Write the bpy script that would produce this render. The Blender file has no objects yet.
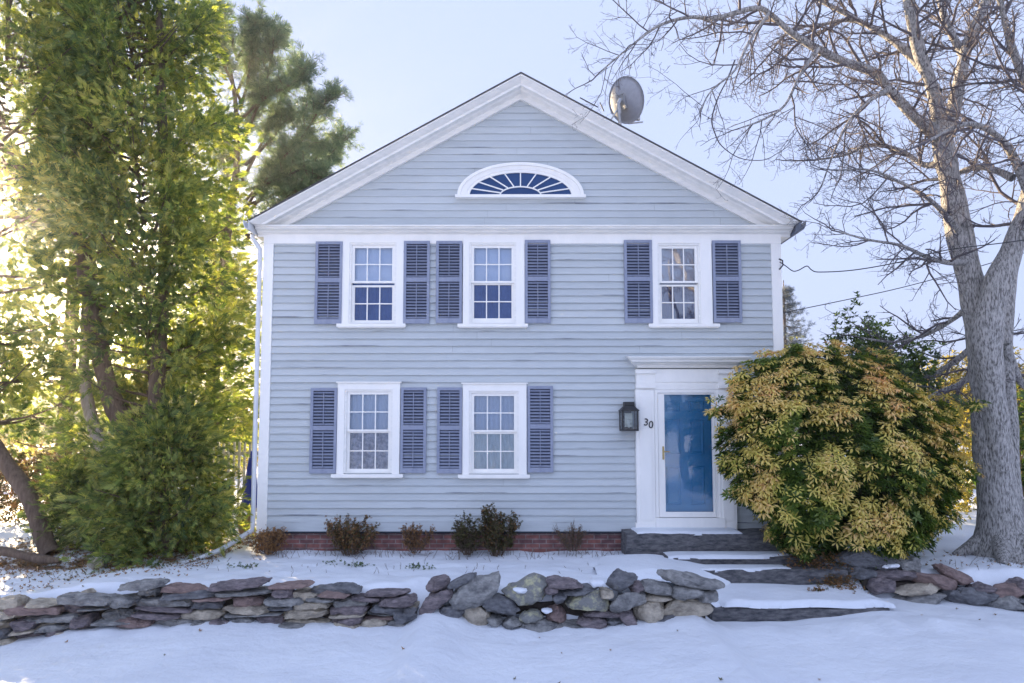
import bpy, math, random
import numpy as np
from mathutils import Vector, Matrix, noise
R = math.radians
random.seed(7); RNG = np.random.default_rng(7)
scene = bpy.context.scene
COL = scene.collection
# ------------------------------------------------------------ camera geometry
F = 683.0; D = 10.6; EZ = 1.95; TH = R(4.0); S = 425 - 341.5 - F*math.tan(TH)
def P(px, py, Y=0.0):
    """world point at depth Y whose picture lies at px, py of the photograph"""
    a = (px-512)/F; b = -(py-341.5-S)/F
    yd = math.cos(TH)-b*math.sin(TH); zd = math.sin(TH)+b*math.cos(TH)
    t = (Y+D)/yd
    return Vector((a*t, Y, EZ+zd*t))
def PX(px, py, Y=0.0): return P(px, py, Y).x
def PZ(px, py, Y=0.0): return P(px, py, Y).z
cam = bpy.data.cameras.new('camera'); cam.lens = 24; cam.sensor_width = 36
cam.shift_y = S/1024; cam.clip_start = 0.05; cam.clip_end = 3000
co = bpy.data.objects.new('camera', cam); COL.objects.link(co)
co.location = (0, -D, EZ); co.rotation_euler = (R(90)+TH, 0, 0)
scene.camera = co
# ------------------------------------------------------------ objects
ORG = {}
def tag(o, label=None, cat=None, group=None, kind=None):
    if label: o['label'] = label
    if cat: o['category'] = cat
    if group: o['group'] = group
    if kind: o['kind'] = kind
    return o
def empty(name, loc, label, cat, group=None):
    o = bpy.data.objects.new(name, None); COL.objects.link(o)
    o.location = loc; o.empty_display_size = .1
    ORG[o] = Vector(loc)
    return tag(o, label, cat, group)
def link(name, me, mat, parent=None, origin=None, smooth=False):
    o = bpy.data.objects.new(name, me); COL.objects.link(o)
    po = ORG[parent] if parent else Vector((0,0,0))
    og = Vector(origin) if origin is not None else po.copy()
    if og.length: me.transform(Matrix.Translation(-og))
    o.location = og-po; ORG[o] = og
    if parent: o.parent = parent
    for m in (mat if isinstance(mat, (list, tuple)) else [mat]): me.materials.append(m)
    if smooth: me.polygons.foreach_set('use_smooth', [True]*len(me.polygons))
    me.update()
    return o
class MB:
    def __init__(s): s.v = []; s.f = []; s.mi = []
    def add(s, vs, fs, mi=0):
        n = len(s.v); s.v += [tuple(v) for v in vs]; s.f += [tuple(i+n for i in f) for f in fs]; s.mi += [mi]*len(fs)
    def box(s, x0, x1, y0, y1, z0, z1, mi=0):
        vs = [(x,y,z) for z in (z0,z1) for y in (y0,y1) for x in (x0,x1)]
        s.add(vs, [(0,2,3,1),(4,5,7,6),(0,1,5,4),(2,6,7,3),(0,4,6,2),(1,3,7,5)], mi)
    def prism(s, poly, y0, y1, mi=0):     # poly of (x,z), extruded in y
        n = len(poly)
        s.add([(x,y0,z) for x,z in poly]+[(x,y1,z) for x,z in poly],
              [tuple(range(n)), tuple(range(2*n-1, n-1, -1))]+[(i,i+n,(i+1)%n+n,(i+1)%n) for i in range(n)], mi)
    def tube(s, pts, rad, sides=6, cap=True):
        pts = [Vector(p) for p in pts]
        if not hasattr(rad, '__len__'): rad = [rad]*len(pts)
        up = Vector((0.13,0.21,1)).normalized(); rings = []; a = None
        for i, p in enumerate(pts):
            d = (pts[min(i+1,len(pts)-1)]-pts[max(i-1,0)]).normalized()
            if a is None: a = d.cross(up if abs(d.dot(up)) < .95 else Vector((1,0,0))).normalized()
            else: a = (a-d*a.dot(d)).normalized()
            b = d.cross(a)
            rings.append([p+(a*math.cos(t)+b*math.sin(t))*rad[i] for t in [2*math.pi*k/sides for k in range(sides)]])
        n = len(pts); vs = [v for r in rings for v in r]
        fs = [(i*sides+k, i*sides+(k+1)%sides, (i+1)*sides+(k+1)%sides, (i+1)*sides+k) for i in range(n-1) for k in range(sides)]
        if cap: fs += [tuple(range(sides-1,-1,-1)), tuple((n-1)*sides+k for k in range(sides))]
        s.add(vs, fs)
    def beam(s, a, b, w, h):              # rectangular bar
        a = Vector(a); b = Vector(b); d = (b-a).normalized()
        u = d.cross(Vector((0,0,1)))
        u = u.normalized() if u.length > 1e-3 else Vector((1,0,0))
        v = u.cross(d)
        vs = [p+u*sx*w/2+v*sz*h/2 for p in (a,b) for sx,sz in ((-1,-1),(1,-1),(1,1),(-1,1))]
        s.add(vs, [(3,2,1,0),(4,5,6,7)]+[(k,(k+1)%4,(k+1)%4+4,k+4) for k in range(4)])
    def lathe(s, prof, c, seg=16, sx=1, sy=1):
        c = Vector(c); n = len(prof)
        vs = [(c.x+r*sx*math.cos(2*math.pi*k/seg), c.y+r*sy*math.sin(2*math.pi*k/seg), c.z+z) for r,z in prof for k in range(seg)]
        fs = [(i*seg+k, i*seg+(k+1)%seg, (i+1)*seg+(k+1)%seg, (i+1)*seg+k) for i in range(n-1) for k in range(seg)]
        fs += [tuple(range(seg-1,-1,-1)), tuple((n-1)*seg+k for k in range(seg))]
        s.add(vs, fs)
    def build(s, name, mat, parent=None, origin=None, smooth=False):
        me = bpy.data.meshes.new(name); me.from_pydata(s.v, [], s.f)
        if any(s.mi): me.polygons.foreach_set('material_index', s.mi)
        return link(name, me, mat, parent, origin, smooth)
def mesh_np(name, V, Q, tint=None):
    me = bpy.data.meshes.new(name)
    me.vertices.add(len(V)); me.vertices.foreach_set('co', np.asarray(V, np.float32).ravel())
    k = Q.shape[1]; me.loops.add(Q.size); me.loops.foreach_set('vertex_index', Q.astype(np.int32).ravel())
    me.polygons.add(len(Q)); me.polygons.foreach_set('loop_start', np.arange(0, Q.size, k, dtype=np.int32))
    me.update(calc_edges=True)
    if tint is not None:
        at = me.attributes.new('tint', 'FLOAT', 'POINT'); at.data.foreach_set('value', np.asarray(tint, np.float32))
    return me
# ------------------------------------------------------------ materials
def nodes(name):
    m = bpy.data.materials.new(name); m.use_nodes = True
    nt = m.node_tree; b = nt.nodes['Principled BSDF']
    return m, nt, b
def N(nt, t, **kw):
    n = nt.nodes.new(t)
    for k, v in kw.items():
        if k in n.inputs: n.inputs[k].default_value = v
        else: setattr(n, k, v)
    return n
def L(nt, a, b): nt.links.new(a, b)
def c4(c): return (c[0], c[1], c[2], 1)
def ramp(nt, src, stops):
    r = nt.nodes.new('ShaderNodeValToRGB'); e = r.color_ramp.elements
    while len(e) < len(stops): e.new(.5)
    for el, (p, c) in zip(e, stops): el.position = p; el.color = c4(c)
    if src is not None: L(nt, src, r.inputs['Fac'])
    return r
def coords(nt, scale=(1,1,1)):
    tc = nt.nodes.new('ShaderNodeTexCoord'); mp = nt.nodes.new('ShaderNodeMapping')
    mp.inputs['Scale'].default_value = scale; L(nt, tc.outputs['Object'], mp.inputs['Vector']); return mp.outputs['Vector']
def simple(name, c0, c1=None, rough=.6, nscale=6, stretch=(1,1,1), bump=0, bscale=40, metal=0, lo=.3, hi=.7, detail=6, bdist=.01, spec=.5, rnd=0):
    m, nt, b = nodes(name); b.inputs['Roughness'].default_value = rough; b.inputs['Metallic'].default_value = metal
    b.inputs['Specular IOR Level'].default_value = spec
    c1 = c1 or c0; v = coords(nt, stretch)
    if rnd:
        oi = nt.nodes.new('ShaderNodeObjectInfo'); ad = N(nt, 'ShaderNodeVectorMath', operation='MULTIPLY_ADD')
        cb = N(nt, 'ShaderNodeCombineXYZ'); mu = N(nt, 'ShaderNodeMath', operation='MULTIPLY'); mu.inputs[1].default_value = 50
        L(nt, oi.outputs['Random'], mu.inputs[0]); L(nt, mu.outputs[0], cb.inputs[0]); L(nt, mu.outputs[0], cb.inputs[2])
        ad.inputs[1].default_value = (1,1,1); L(nt, v, ad.inputs[0]); L(nt, cb.outputs[0], ad.inputs[2]); v = ad.outputs[0]
    n = N(nt, 'ShaderNodeTexNoise', Scale=nscale, Detail=detail, Roughness=.65); L(nt, v, n.inputs['Vector'])
    r = ramp(nt, n.outputs['Fac'], [(lo, c0), (hi, c1)]); L(nt, r.outputs['Color'], b.inputs['Base Color'])
    if bump:
        n2 = N(nt, 'ShaderNodeTexNoise', Scale=bscale, Detail=8, Roughness=.7); L(nt, v, n2.inputs['Vector'])
        bp = N(nt, 'ShaderNodeBump', Strength=bump, Distance=bdist); L(nt, n2.outputs['Fac'], bp.inputs['Height']); L(nt, bp.outputs['Normal'], b.inputs['Normal'])
    return m
def leafmat(name, stops, trans=.35, tcol=None, rough=.55, spec=.3):
    m, nt, b = nodes(name); b.inputs['Roughness'].default_value = rough; b.inputs['Specular IOR Level'].default_value = spec
    at = N(nt, 'ShaderNodeAttribute', attribute_name='tint'); r = ramp(nt, at.outputs['Fac'], stops)
    L(nt, r.outputs['Color'], b.inputs['Base Color'])
    tr = nt.nodes.new('ShaderNodeBsdfTranslucent'); mx = nt.nodes.new('ShaderNodeMixShader'); mx.inputs[0].default_value = trans
    mc = N(nt, 'ShaderNodeMix', data_type='RGBA', blend_type='MULTIPLY'); mc.inputs[0].default_value = 1
    L(nt, r.outputs['Color'], mc.inputs[6]); mc.inputs[7].default_value = c4(tcol or (1.5,1.5,.8)); L(nt, mc.outputs[2], tr.inputs['Color'])
    L(nt, b.outputs[0], mx.inputs[1]); L(nt, tr.outputs[0], mx.inputs[2]); L(nt, mx.outputs[0], nt.nodes['Material Output'].inputs['Surface'])
    return m
M = {}
M['trim'] = simple('trim_paint', (.85,.84,.81), (.93,.91,.87), .5, 5, (1,1,.3), .15, 90)
M['trim_weather'] = simple('weathered_trim_paint', (.76,.76,.73), (.92,.90,.86), .55, 7, (.5,1,3), .25, 60)
M['shutter'] = simple('shutter_paint', (.21,.24,.335), (.29,.32,.415), .5, 9, (1,1,.4), .15, 70)
M['roof'] = simple('roof_shingle', (.05,.05,.055), (.10,.10,.10), .9, 20, bump=.5)
M['gutter_dark'] = simple('dark_gutter_metal', (.10,.12,.17), (.15,.18,.24), .45, 5)
M['gutter'] = simple('white_gutter_metal', (.62,.64,.68), (.75,.76,.78), .4, 4)
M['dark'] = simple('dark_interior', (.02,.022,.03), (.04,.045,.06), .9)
M['door_blue'] = simple('blue_door_paint', (.11,.43,.70), (.14,.48,.76), .4, 3)
M['brass'] = simple('aged_brass', (.35,.27,.12), (.5,.4,.2), .35, metal=.9)
M['black_metal'] = simple('black_metal', (.012,.012,.014), (.03,.03,.032), .5)
M['dish'] = simple('satellite_dish_paint', (.30,.31,.35), (.38,.39,.43), .45, 12)
M['metal'] = simple('galvanised_metal', (.35,.36,.38), (.48,.49,.5), .4, metal=.6)
M['curtain'] = simple('white_curtain', (.52,.62,.78), (.70,.77,.88), .9, 14, (8,1,1))
M['blind'] = simple('blue_shade_cloth', (.05,.11,.32), (.09,.18,.42), .9, 6)
M['lace'] = simple('lace_curtain', (.18,.25,.38), (.42,.50,.64), .9, 13, lo=.4, hi=.6)
M['sheer'] = simple('pale_green_curtain', (.34,.48,.58), (.52,.66,.74), .9, 5, (4,1,1))
M['cream'] = simple('lantern_glow_glass', (.75,.68,.5), (.8,.75,.6), .3)
M['bark'] = simple('grey_bark', (.13,.12,.11), (.62,.59,.56), .95, 15, (3,3,.7), 1, 34, lo=.38, hi=.58, detail=9, bdist=.04)
M['bark_hi'] = simple('twig_bark', (.06,.053,.06), (.17,.145,.15), .9, 7)
M['bark_red'] = simple('brown_bark', (.09,.06,.045), (.22,.16,.12), .95, 9, (3,3,.3), .9, 24, bdist=.03)
M['bark_pale'] = simple('bare_weathered_wood', (.30,.24,.19), (.50,.43,.36), .8, 9, (3,3,.5), .4, 30)
M['stone_purple'] = simple('purple_brown_sandstone', (.10,.085,.095), (.34,.28,.285), .9, 9, (1,1,3), 1, 22, rnd=1, lo=.35, hi=.68, bdist=.04)
M['stone_gray'] = simple('grey_fieldstone', (.13,.13,.135), (.42,.41,.39), .9, 8, (1,1,1.5), 1, 20, rnd=1, lo=.35, hi=.7, bdist=.04)
M['stone_tan'] = simple('tan_fieldstone', (.30,.26,.21), (.66,.58,.46), .9, 8, (1,1,1.5), 1, 20, rnd=1, lo=.35, hi=.68, bdist=.04)
M['stone_dark'] = simple('dark_slate', (.07,.073,.085), (.26,.26,.27), .85, 9, (1,1,2), 1, 20, rnd=1, bdist=.04)
M['stone_red'] = simple('red_brown_stone', (.15,.105,.10), (.38,.27,.24), .9, 9, (1,1,2), 1, 20, rnd=1, bdist=.04)
M['stone_lichen'] = simple('lichen_spotted_stone', (.24,.24,.23), (.52,.50,.32), .9, 9, (1,1,1), 1, 20, rnd=1, lo=.48, hi=.62, bdist=.04)
M['step'] = simple('step_stone', (.06,.063,.075), (.26,.25,.25), .9, 14, (.6,1,2), 1, 45, lo=.35, hi=.7, bdist=.04)
M['soil'] = simple('dark_soil', (.02,.017,.015), (.07,.055,.045), 1, 15, bump=.8)
M['wood_fence'] = simple('white_fence_paint', (.62,.58,.48), (.78,.74,.62), .6)
M['blue_cloth'] = simple('blue_canvas', (.03,.05,.42), (.06,.10,.55), .7)
M['terracotta'] = simple('tan_planter', (.38,.24,.14), (.5,.34,.2), .8)
def glassmat(name, refl=.5, tint=(.9,.95,1), rough=.0, ior=1.9):
    m, nt, b = nodes(name); nt.nodes.remove(b)
    g = N(nt, 'ShaderNodeBsdfGlossy', Roughness=rough); g.inputs['Color'].default_value = (1,1,1,1)
    t = N(nt, 'ShaderNodeBsdfTransparent'); t.inputs['Color'].default_value = c4(tint)
    fr = N(nt, 'ShaderNodeFresnel', IOR=ior); mx = nt.nodes.new('ShaderNodeMixShader')
    v = coords(nt); n = N(nt, 'ShaderNodeTexNoise', Scale=2.2, Detail=1); L(nt, v, n.inputs['Vector'])
    bp = N(nt, 'ShaderNodeBump', Strength=.12, Distance=.02); L(nt, n.outputs['Fac'], bp.inputs['Height'])
    L(nt, bp.outputs['Normal'], g.inputs['Normal'])
    L(nt, fr.outputs[0], mx.inputs[0]); L(nt, t.outputs[0], mx.inputs[1]); L(nt, g.outputs[0], mx.inputs[2])
    L(nt, mx.outputs[0], nt.nodes['Material Output'].inputs['Surface']); return m
M['glass'] = glassmat('window_glass', ior=1.6)
M['glass_mid'] = glassmat('old_window_glass', ior=1.8)
M['glass_hi'] = glassmat('reflecting_window_glass', ior=2.5)
M['storm_glass'] = glassmat('storm_door_glass', ior=1.9)
M['dark_glass'] = simple('dark_blue_glass', (.012,.045,.14), (.02,.065,.19), .12, 2, spec=.35)
EXP = 0.1135                                   # clapboard exposure
def siding_mat():
    m, nt, b = nodes('clapboard_paint'); b.inputs['Roughness'].default_value = .62
    tc = nt.nodes.new('ShaderNodeTexCoord'); sp = nt.nodes.new('ShaderNodeSeparateXYZ'); L(nt, tc.outputs['Object'], sp.inputs[0])
    dv = N(nt, 'ShaderNodeMath', operation='DIVIDE'); L(nt, sp.outputs['Z'], dv.inputs[0]); dv.inputs[1].default_value = EXP
    fr = N(nt, 'ShaderNodeMath', operation='FRACT'); L(nt, dv.outputs[0], fr.inputs[0])
    fl = N(nt, 'ShaderNodeMath', operation='FLOOR'); L(nt, dv.outputs[0], fl.inputs[0])
    # per-board colour shift
    cb = nt.nodes.new('ShaderNodeCombineXYZ'); L(nt, sp.outputs['X'], cb.inputs[0]); L(nt, fl.outputs[0], cb.inputs[2])
    mp = nt.nodes.new('ShaderNodeMapping'); mp.inputs['Scale'].default_value = (.35,1,3.7); L(nt, cb.outputs[0], mp.inputs['Vector'])
    n1 = N(nt, 'ShaderNodeTexNoise', Scale=1.0, Detail=3); L(nt, mp.outputs[0], n1.inputs['Vector'])
    # grain and wear
    v2 = coords(nt, (1.2,1,14)); n2 = N(nt, 'ShaderNodeTexNoise', Scale=2.5, Detail=8, Roughness=.7); L(nt, v2, n2.inputs['Vector'])
    av = N(nt, 'ShaderNodeMath', operation='MULTIPLY_ADD'); L(nt, n1.outputs['Fac'], av.inputs[0]); av.inputs[1].default_value = .55; 
    m3 = N(nt, 'ShaderNodeMath', operation='MULTIPLY'); L(nt, n2.outputs['Fac'], m3.inputs[0]); m3.inputs[1].default_value = .45; L(nt, m3.outputs[0], av.inputs[2])
    r = ramp(nt, av.outputs[0], [(.36, (.43,.467,.485)), (.62, (.54,.575,.59))])
    # cracks under the butts: along some board edges
    mp2 = nt.nodes.new('ShaderNodeMapping'); mp2.inputs['Scale'].default_value = (.8,1,5.3); L(nt, cb.outputs[0], mp2.inputs['Vector'])
    n3 = N(nt, 'ShaderNodeTexNoise', Scale=1.0, Detail=4); L(nt, mp2.outputs[0], n3.inputs['Vector'])
    gt = N(nt, 'ShaderNodeMapRange'); L(nt, n3.outputs['Fac'], gt.inputs[0]); gt.inputs[1].default_value = .57; gt.inputs[2].default_value = .70
    lt = N(nt, 'ShaderNodeMath', operation='LESS_THAN'); L(nt, fr.outputs[0], lt.inputs[0]); lt.inputs[1].default_value = .13
    ml = N(nt, 'ShaderNodeMath', operation='MULTIPLY'); L(nt, gt.outputs[0], ml.inputs[0]); L(nt, lt.outputs[0], ml.inputs[1])
    mx = N(nt, 'ShaderNodeMix', data_type='RGBA'); L(nt, ml.outputs[0], mx.inputs[0]); L(nt, r.outputs['Color'], mx.inputs[6]); mx.inputs[7].default_value = (.14,.155,.19,1)
    L(nt, mx.outputs[2], b.inputs['Base Color'])
    bp = N(nt, 'ShaderNodeBump', Strength=.25, Distance=.006); L(nt, n2.outputs['Fac'], bp.inputs['Height']); L(nt, bp.outputs['Normal'], b.inputs['Normal'])
    return m
M['siding'] = siding_mat()
def brick_mat():
    m, nt, b = nodes('old_brick'); b.inputs['Roughness'].default_value = .9
    tc = nt.nodes.new('ShaderNodeTexCoord'); sp = nt.nodes.new('ShaderNodeSeparateXYZ'); L(nt, tc.outputs['Object'], sp.inputs[0])
    cb = nt.nodes.new('ShaderNodeCombineXYZ'); L(nt, sp.outputs['X'], cb.inputs[0]); L(nt, sp.outputs['Z'], cb.inputs[1])
    br = N(nt, 'ShaderNodeTexBrick', Scale=1.0); br.inputs['Brick Width'].default_value = .21; br.inputs['Row Height'].default_value = .068
    br.inputs['Mortar Size'].default_value = .008; br.inputs['Color1'].default_value = (.27,.11,.095,1); br.inputs['Color2'].default_value = (.16,.08,.085,1); br.inputs['Mortar'].default_value = (.27,.22,.21,1)
    L(nt, cb.outputs[0], br.inputs['Vector'])
    n = N(nt, 'ShaderNodeTexNoise', Scale=9, Detail=6); L(nt, tc.outputs['Object'], n.inputs['Vector'])
    r = ramp(nt, n.outputs['Fac'], [(.3,(.55,.55,.55)),(.7,(1.25,1.2,1.15))])
    mx = N(nt, 'ShaderNodeMix', data_type='RGBA', blend_type='MULTIPLY'); mx.inputs[0].default_value = 1
    L(nt, br.outputs['Color'], mx.inputs[6]); L(nt, r.outputs['Color'], mx.inputs[7]); L(nt, mx.outputs[2], b.inputs['Base Color'])
    bp = N(nt, 'ShaderNodeBump', Strength=.8, Distance=.01); L(nt, br.outputs['Fac'], bp.inputs['Height']); bp.invert = True; L(nt, bp.outputs['Normal'], b.inputs['Normal'])
    return m
M['brick'] = brick_mat()
def snow_mat():
    m, nt, b = nodes('snow'); b.inputs['Roughness'].default_value = .6; b.inputs['Specular IOR Level'].default_value = .3
    tc = nt.nodes.new('ShaderNodeTexCoord'); V = tc.outputs['Object']
    at = N(nt, 'ShaderNodeAttribute', attribute_name='litter')
    n = N(nt, 'ShaderNodeTexNoise', Scale=3.2, Detail=9, Roughness=.72); L(nt, V, n.inputs['Vector'])
    su = N(nt, 'ShaderNodeMath', operation='ADD'); L(nt, n.outputs['Fac'], su.inputs[0]); L(nt, at.outputs['Fac'], su.inputs[1])
    mr = N(nt, 'ShaderNodeMapRange'); L(nt, su.outputs[0], mr.inputs[0]); mr.inputs[1].default_value = .98; mr.inputs[2].default_value = 1.06
    ns = N(nt, 'ShaderNodeTexNoise', Scale=1.4, Detail=5); L(nt, V, ns.inputs['Vector'])
    sn = ramp(nt, ns.outputs['Fac'], [(.3,(.69,.72,.78)),(.7,(.77,.80,.85))])
    nl = N(nt, 'ShaderNodeTexNoise', Scale=26, Detail=8, Roughness=.8); L(nt, V, nl.inputs['Vector'])
    li = ramp(nt, nl.outputs['Fac'], [(.3,(.05,.032,.022)),(.5,(.20,.12,.075)),(.72,(.42,.30,.2))])
    mx = N(nt, 'ShaderNodeMix', data_type='RGBA'); L(nt, mr.outputs[0], mx.inputs[0]); L(nt, sn.outputs['Color'], mx.inputs[6]); L(nt, li.outputs['Color'], mx.inputs[7])
    L(nt, mx.outputs[2], b.inputs['Base Color'])
    nb = N(nt, 'ShaderNodeTexNoise', Scale=7, Detail=8, Roughness=.6); L(nt, V, nb.inputs['Vector'])
    bp = N(nt, 'ShaderNodeBump', Strength=.6, Distance=.05); L(nt, nb.outputs['Fac'], bp.inputs['Height'])
    nb2 = N(nt, 'ShaderNodeTexNoise', Scale=90, Detail=3, Roughness=.6); L(nt, V, nb2.inputs['Vector'])
    bp2 = N(nt, 'ShaderNodeBump', Strength=.2, Distance=.006); L(nt, nb2.outputs['Fac'], bp2.inputs['Height']); L(nt, bp.outputs['Normal'], bp2.inputs['Normal'])
    L(nt, bp2.outputs['Normal'], b.inputs['Normal'])
    return m
M['snow'] = snow_mat()
# ------------------------------------------------------------ light
SUN_EL = R(12.3); SUN_AZ = R(36.6)             # left of the viewing direction (+Y)
sdir = Vector((-math.sin(SUN_AZ)*math.cos(SUN_EL), math.cos(SUN_AZ)*math.cos(SUN_EL), math.sin(SUN_EL)))
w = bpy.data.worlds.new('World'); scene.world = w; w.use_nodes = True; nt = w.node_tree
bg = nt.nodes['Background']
sky = N(nt, 'ShaderNodeTexSky', sky_type='NISHITA'); sky.sun_disc = False
sky.sun_elevation = SUN_EL; sky.sun_rotation = -SUN_AZ; sky.air_density = 1.0; sky.dust_density = .6; sky.ozone_density = 1.6
SKY_GAMMA = .04; SKY_STR = .15
gm = N(nt, 'ShaderNodeGamma'); gm.inputs['Gamma'].default_value = SKY_GAMMA
L(nt, sky.outputs[0], gm.inputs[0]); 
tintn = N(nt, 'ShaderNodeMix', data_type='RGBA', blend_type='MULTIPLY'); tintn.inputs[0].default_value = 1; tintn.inputs[7].default_value = (1.06,1.24,1.80,1)
L(nt, gm.outputs[0], tintn.inputs[6])
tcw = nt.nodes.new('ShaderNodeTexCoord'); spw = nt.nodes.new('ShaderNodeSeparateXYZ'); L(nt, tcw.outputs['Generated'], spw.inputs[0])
mrw = N(nt, 'ShaderNodeMapRange', interpolation_type='SMOOTHSTEP'); mrw.inputs[1].default_value = .25; mrw.inputs[2].default_value = -.6; mrw.inputs[3].default_value = 1; mrw.inputs[4].default_value = 1.42  # sky gain added on the side behind the camera to light the facade
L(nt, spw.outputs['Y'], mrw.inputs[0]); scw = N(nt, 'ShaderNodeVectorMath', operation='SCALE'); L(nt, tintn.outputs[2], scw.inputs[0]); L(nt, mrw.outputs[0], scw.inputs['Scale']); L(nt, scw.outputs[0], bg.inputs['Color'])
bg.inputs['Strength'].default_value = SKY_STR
sl = bpy.data.lights.new('sun', 'SUN'); sl.energy = 5; sl.angle = R(.53); sl.color = (1,.77,.48)
so = bpy.data.objects.new('sun', sl); COL.objects.link(so); so.rotation_euler = (-sdir).to_track_quat('-Z','Y').to_euler(); so.location = (-20,30,15)
vs_ = scene.view_settings; vs_.view_transform = 'Standard'; vs_.look = 'None'; vs_.gamma = 1; vs_.exposure = 2.03; vs_.use_curve_mapping = False
scene.render.engine = 'CYCLES'
scene.cycles.max_bounces = 8; scene.cycles.transparent_max_bounces = 12
# ------------------------------------------------------------ ground
def sst(a, b, x):
    t = max(0, min(1, (x-a)/(b-a))); return t*t*(3-2*t)
FOOT = [(-70,655,-2.5),(0,646,-2.5),(55,637,-2.5),(100,629,-2.5),(178,627,-2.5),(235,625,-2.5),(300,626,-2.5),(360,626,-2.5),(405,628,-2.5),(425,617,-2.5),(442,617,-2.5),(470,627,-2.5),(500,630,-2.5),(520,632,-2.5),(560,629,-2.5),(600,627,-2.5),(650,622,-2.5),(700,619,-2.5),(716,625,-2.1),(800,623,-2.1),(875,614,-2.1),(900,602,-1.5),(940,605,-1.5),(990,609,-1.5),(1060,616,-1.5)]
FT = sorted([(P(x,y,Y).x, P(x,y,Y).z+.012) for x,y,Y in FOOT])
def foot(x):
    if x <= FT[0][0]: return FT[0][1]
    for (a,b_),(c,d_) in zip(FT[:-1],FT[1:]):
        if x <= c: return b_+(d_-b_)*(x-a)/(c-a)
    return FT[-1][1]
def ground_z(x, y):
    low = foot(x) - .035*max(0, min(6, -2.5-y)) + (.05*noise.noise(Vector((x*4.2,1,0)))+.025)*sst(-2.95,-2.5,y)*sst(-2.2,-2.35,y)
    low += .04*noise.noise(Vector((x*.6,y*.9,0))) + .012*noise.noise(Vector((x*2.6,y*3.1,4))) + .03*max(0,1-abs(y+2.5)/.5)*noise.noise(Vector((x*2.1,y*2,3)))
    up = .0 + .02*sst(-1,-2,y) - .20*sst(-4.8,-6.6,x)*sst(.8,-2,y) - .06*sst(4.5,6,x)
    up += .045*noise.noise(Vector((x*1.1,y*1.6,7))) + .028*noise.noise(Vector((x*3.7,y*4.1,17)))
    up += .035*sst(-1.6,-2.15,y)*(.6+noise.noise(Vector((x*1.7,2,2))))
    up += .03*sst(-.55,-.15,y)*sst(.6,.2,y)
    gap = math.exp(-((x+1.02)/.22)**2)
    ya, yb = -2.20+.10*noise.noise(Vector((x*3.1,8,0))), -2.40-.27*gap
    ya += .5*gap
    s1 = sst(1.75,2.35,x); s2 = sst(4.35,4.95,x)
    ya = ya*(1-s1)+(-.6)*s1; yb = yb*(1-s1)+(-1.5)*s1
    ya = ya*(1-s2)+(-.92)*s2; yb = yb*(1-s2)+(-1.28)*s2
    t = max(0, min(1, (ya-y)/(ya-yb)))
    e = t if 0 < s1 and s2 < 1 else t
    e = e*(s1*(1-s2)) + (t*t*(3-2*t))*(1-s1*(1-s2))
    return up*(1-e)+low*e
def make_ground():
    def axis(lo, hi, st, far0, far1):
        a = list(np.arange(lo, hi+1e-6, st)); s = st; v = lo
        L0 = []
        while v > far0: s *= 1.35; v -= s; L0.append(v)
        s = st; v = hi; L1 = []
        while v < far1: s *= 1.35; v += s; L1.append(v)
        return L0[::-1]+a+L1
    xs = axis(-8, 8, .05, -900, 900); ys = axis(-4.8, .3, .05, -500, 1500)
    nx, ny = len(xs), len(ys); V = []; lit = []
    for y in ys:
        for x in xs:
            far = sst(12, 40, max(abs(x), abs(y)))
            V.append((x, y, ground_z(x, y)*(1-far) - .3*far))
            l = .52*sst(-3.8,-4.5,x)*sst(-1.3,-.6,y)*sst(3.2,1.0,y)
            l = max(l, .30*math.exp(-((x-5.2)/1.3)**2-((y+.25)/.5)**2)+0)
            l = max(l, .42*sst(-4.6,-6.5,x)*sst(-1.8,-1.2,y)*sst(4,1,y))
            l = max(l, .30*sst(.5,.1,y)*sst(-.55,-.2,y)*sst(-4.5,-4,x)) if x < 1.8 else l
            if x > 4.2 and y > .4: l = max(l, .22)
            if x < -3.9 and y > 2.5: l = max(l, .28)
            lit.append(l)
    V = np.array(V); i = np.arange(nx*ny).reshape(ny, nx)
    Q = np.stack([i[:-1,:-1], i[:-1,1:], i[1:,1:], i[1:,:-1]], -1).reshape(-1, 4)
    me = mesh_np('snow_ground', V, Q); at = me.attributes.new('litter','FLOAT','POINT'); at.data.foreach_set('value', np.array(lit, np.float32))
    tag(link('snow_ground', me, M['snow'], smooth=True), kind='structure')
make_ground()
# ------------------------------------------------------------ house
XL = PX(265,245); XR = PX(779.5,245)
Z_SB = PZ(400,531)                      # bottom of the siding
Z_FR = PZ(512,243.5,-.03)               # bottom of frieze
house = empty('house', ((XL+XR)/2, 0, 0), 'grey clapboard two storey gable front house with blue door and slate shutters', 'house')
DEPTH = 10
# roof line in front plane
YR = -.36
ap = P(521,72.6,YR); el = P(249,220,YR); er = P(800,221,YR)
def zroof(x): return ap.z+(el.z-ap.z)*(ap.x-x)/(ap.x-el.x) if x < ap.x else ap.z+(er.z-ap.z)*(x-ap.x)/(er.x-ap.x)
vtot = ap.z - PZ(521,98.5,-.05)
Z_CT = PZ(512,227.3,-.2)                # top of horizontal cornice
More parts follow.
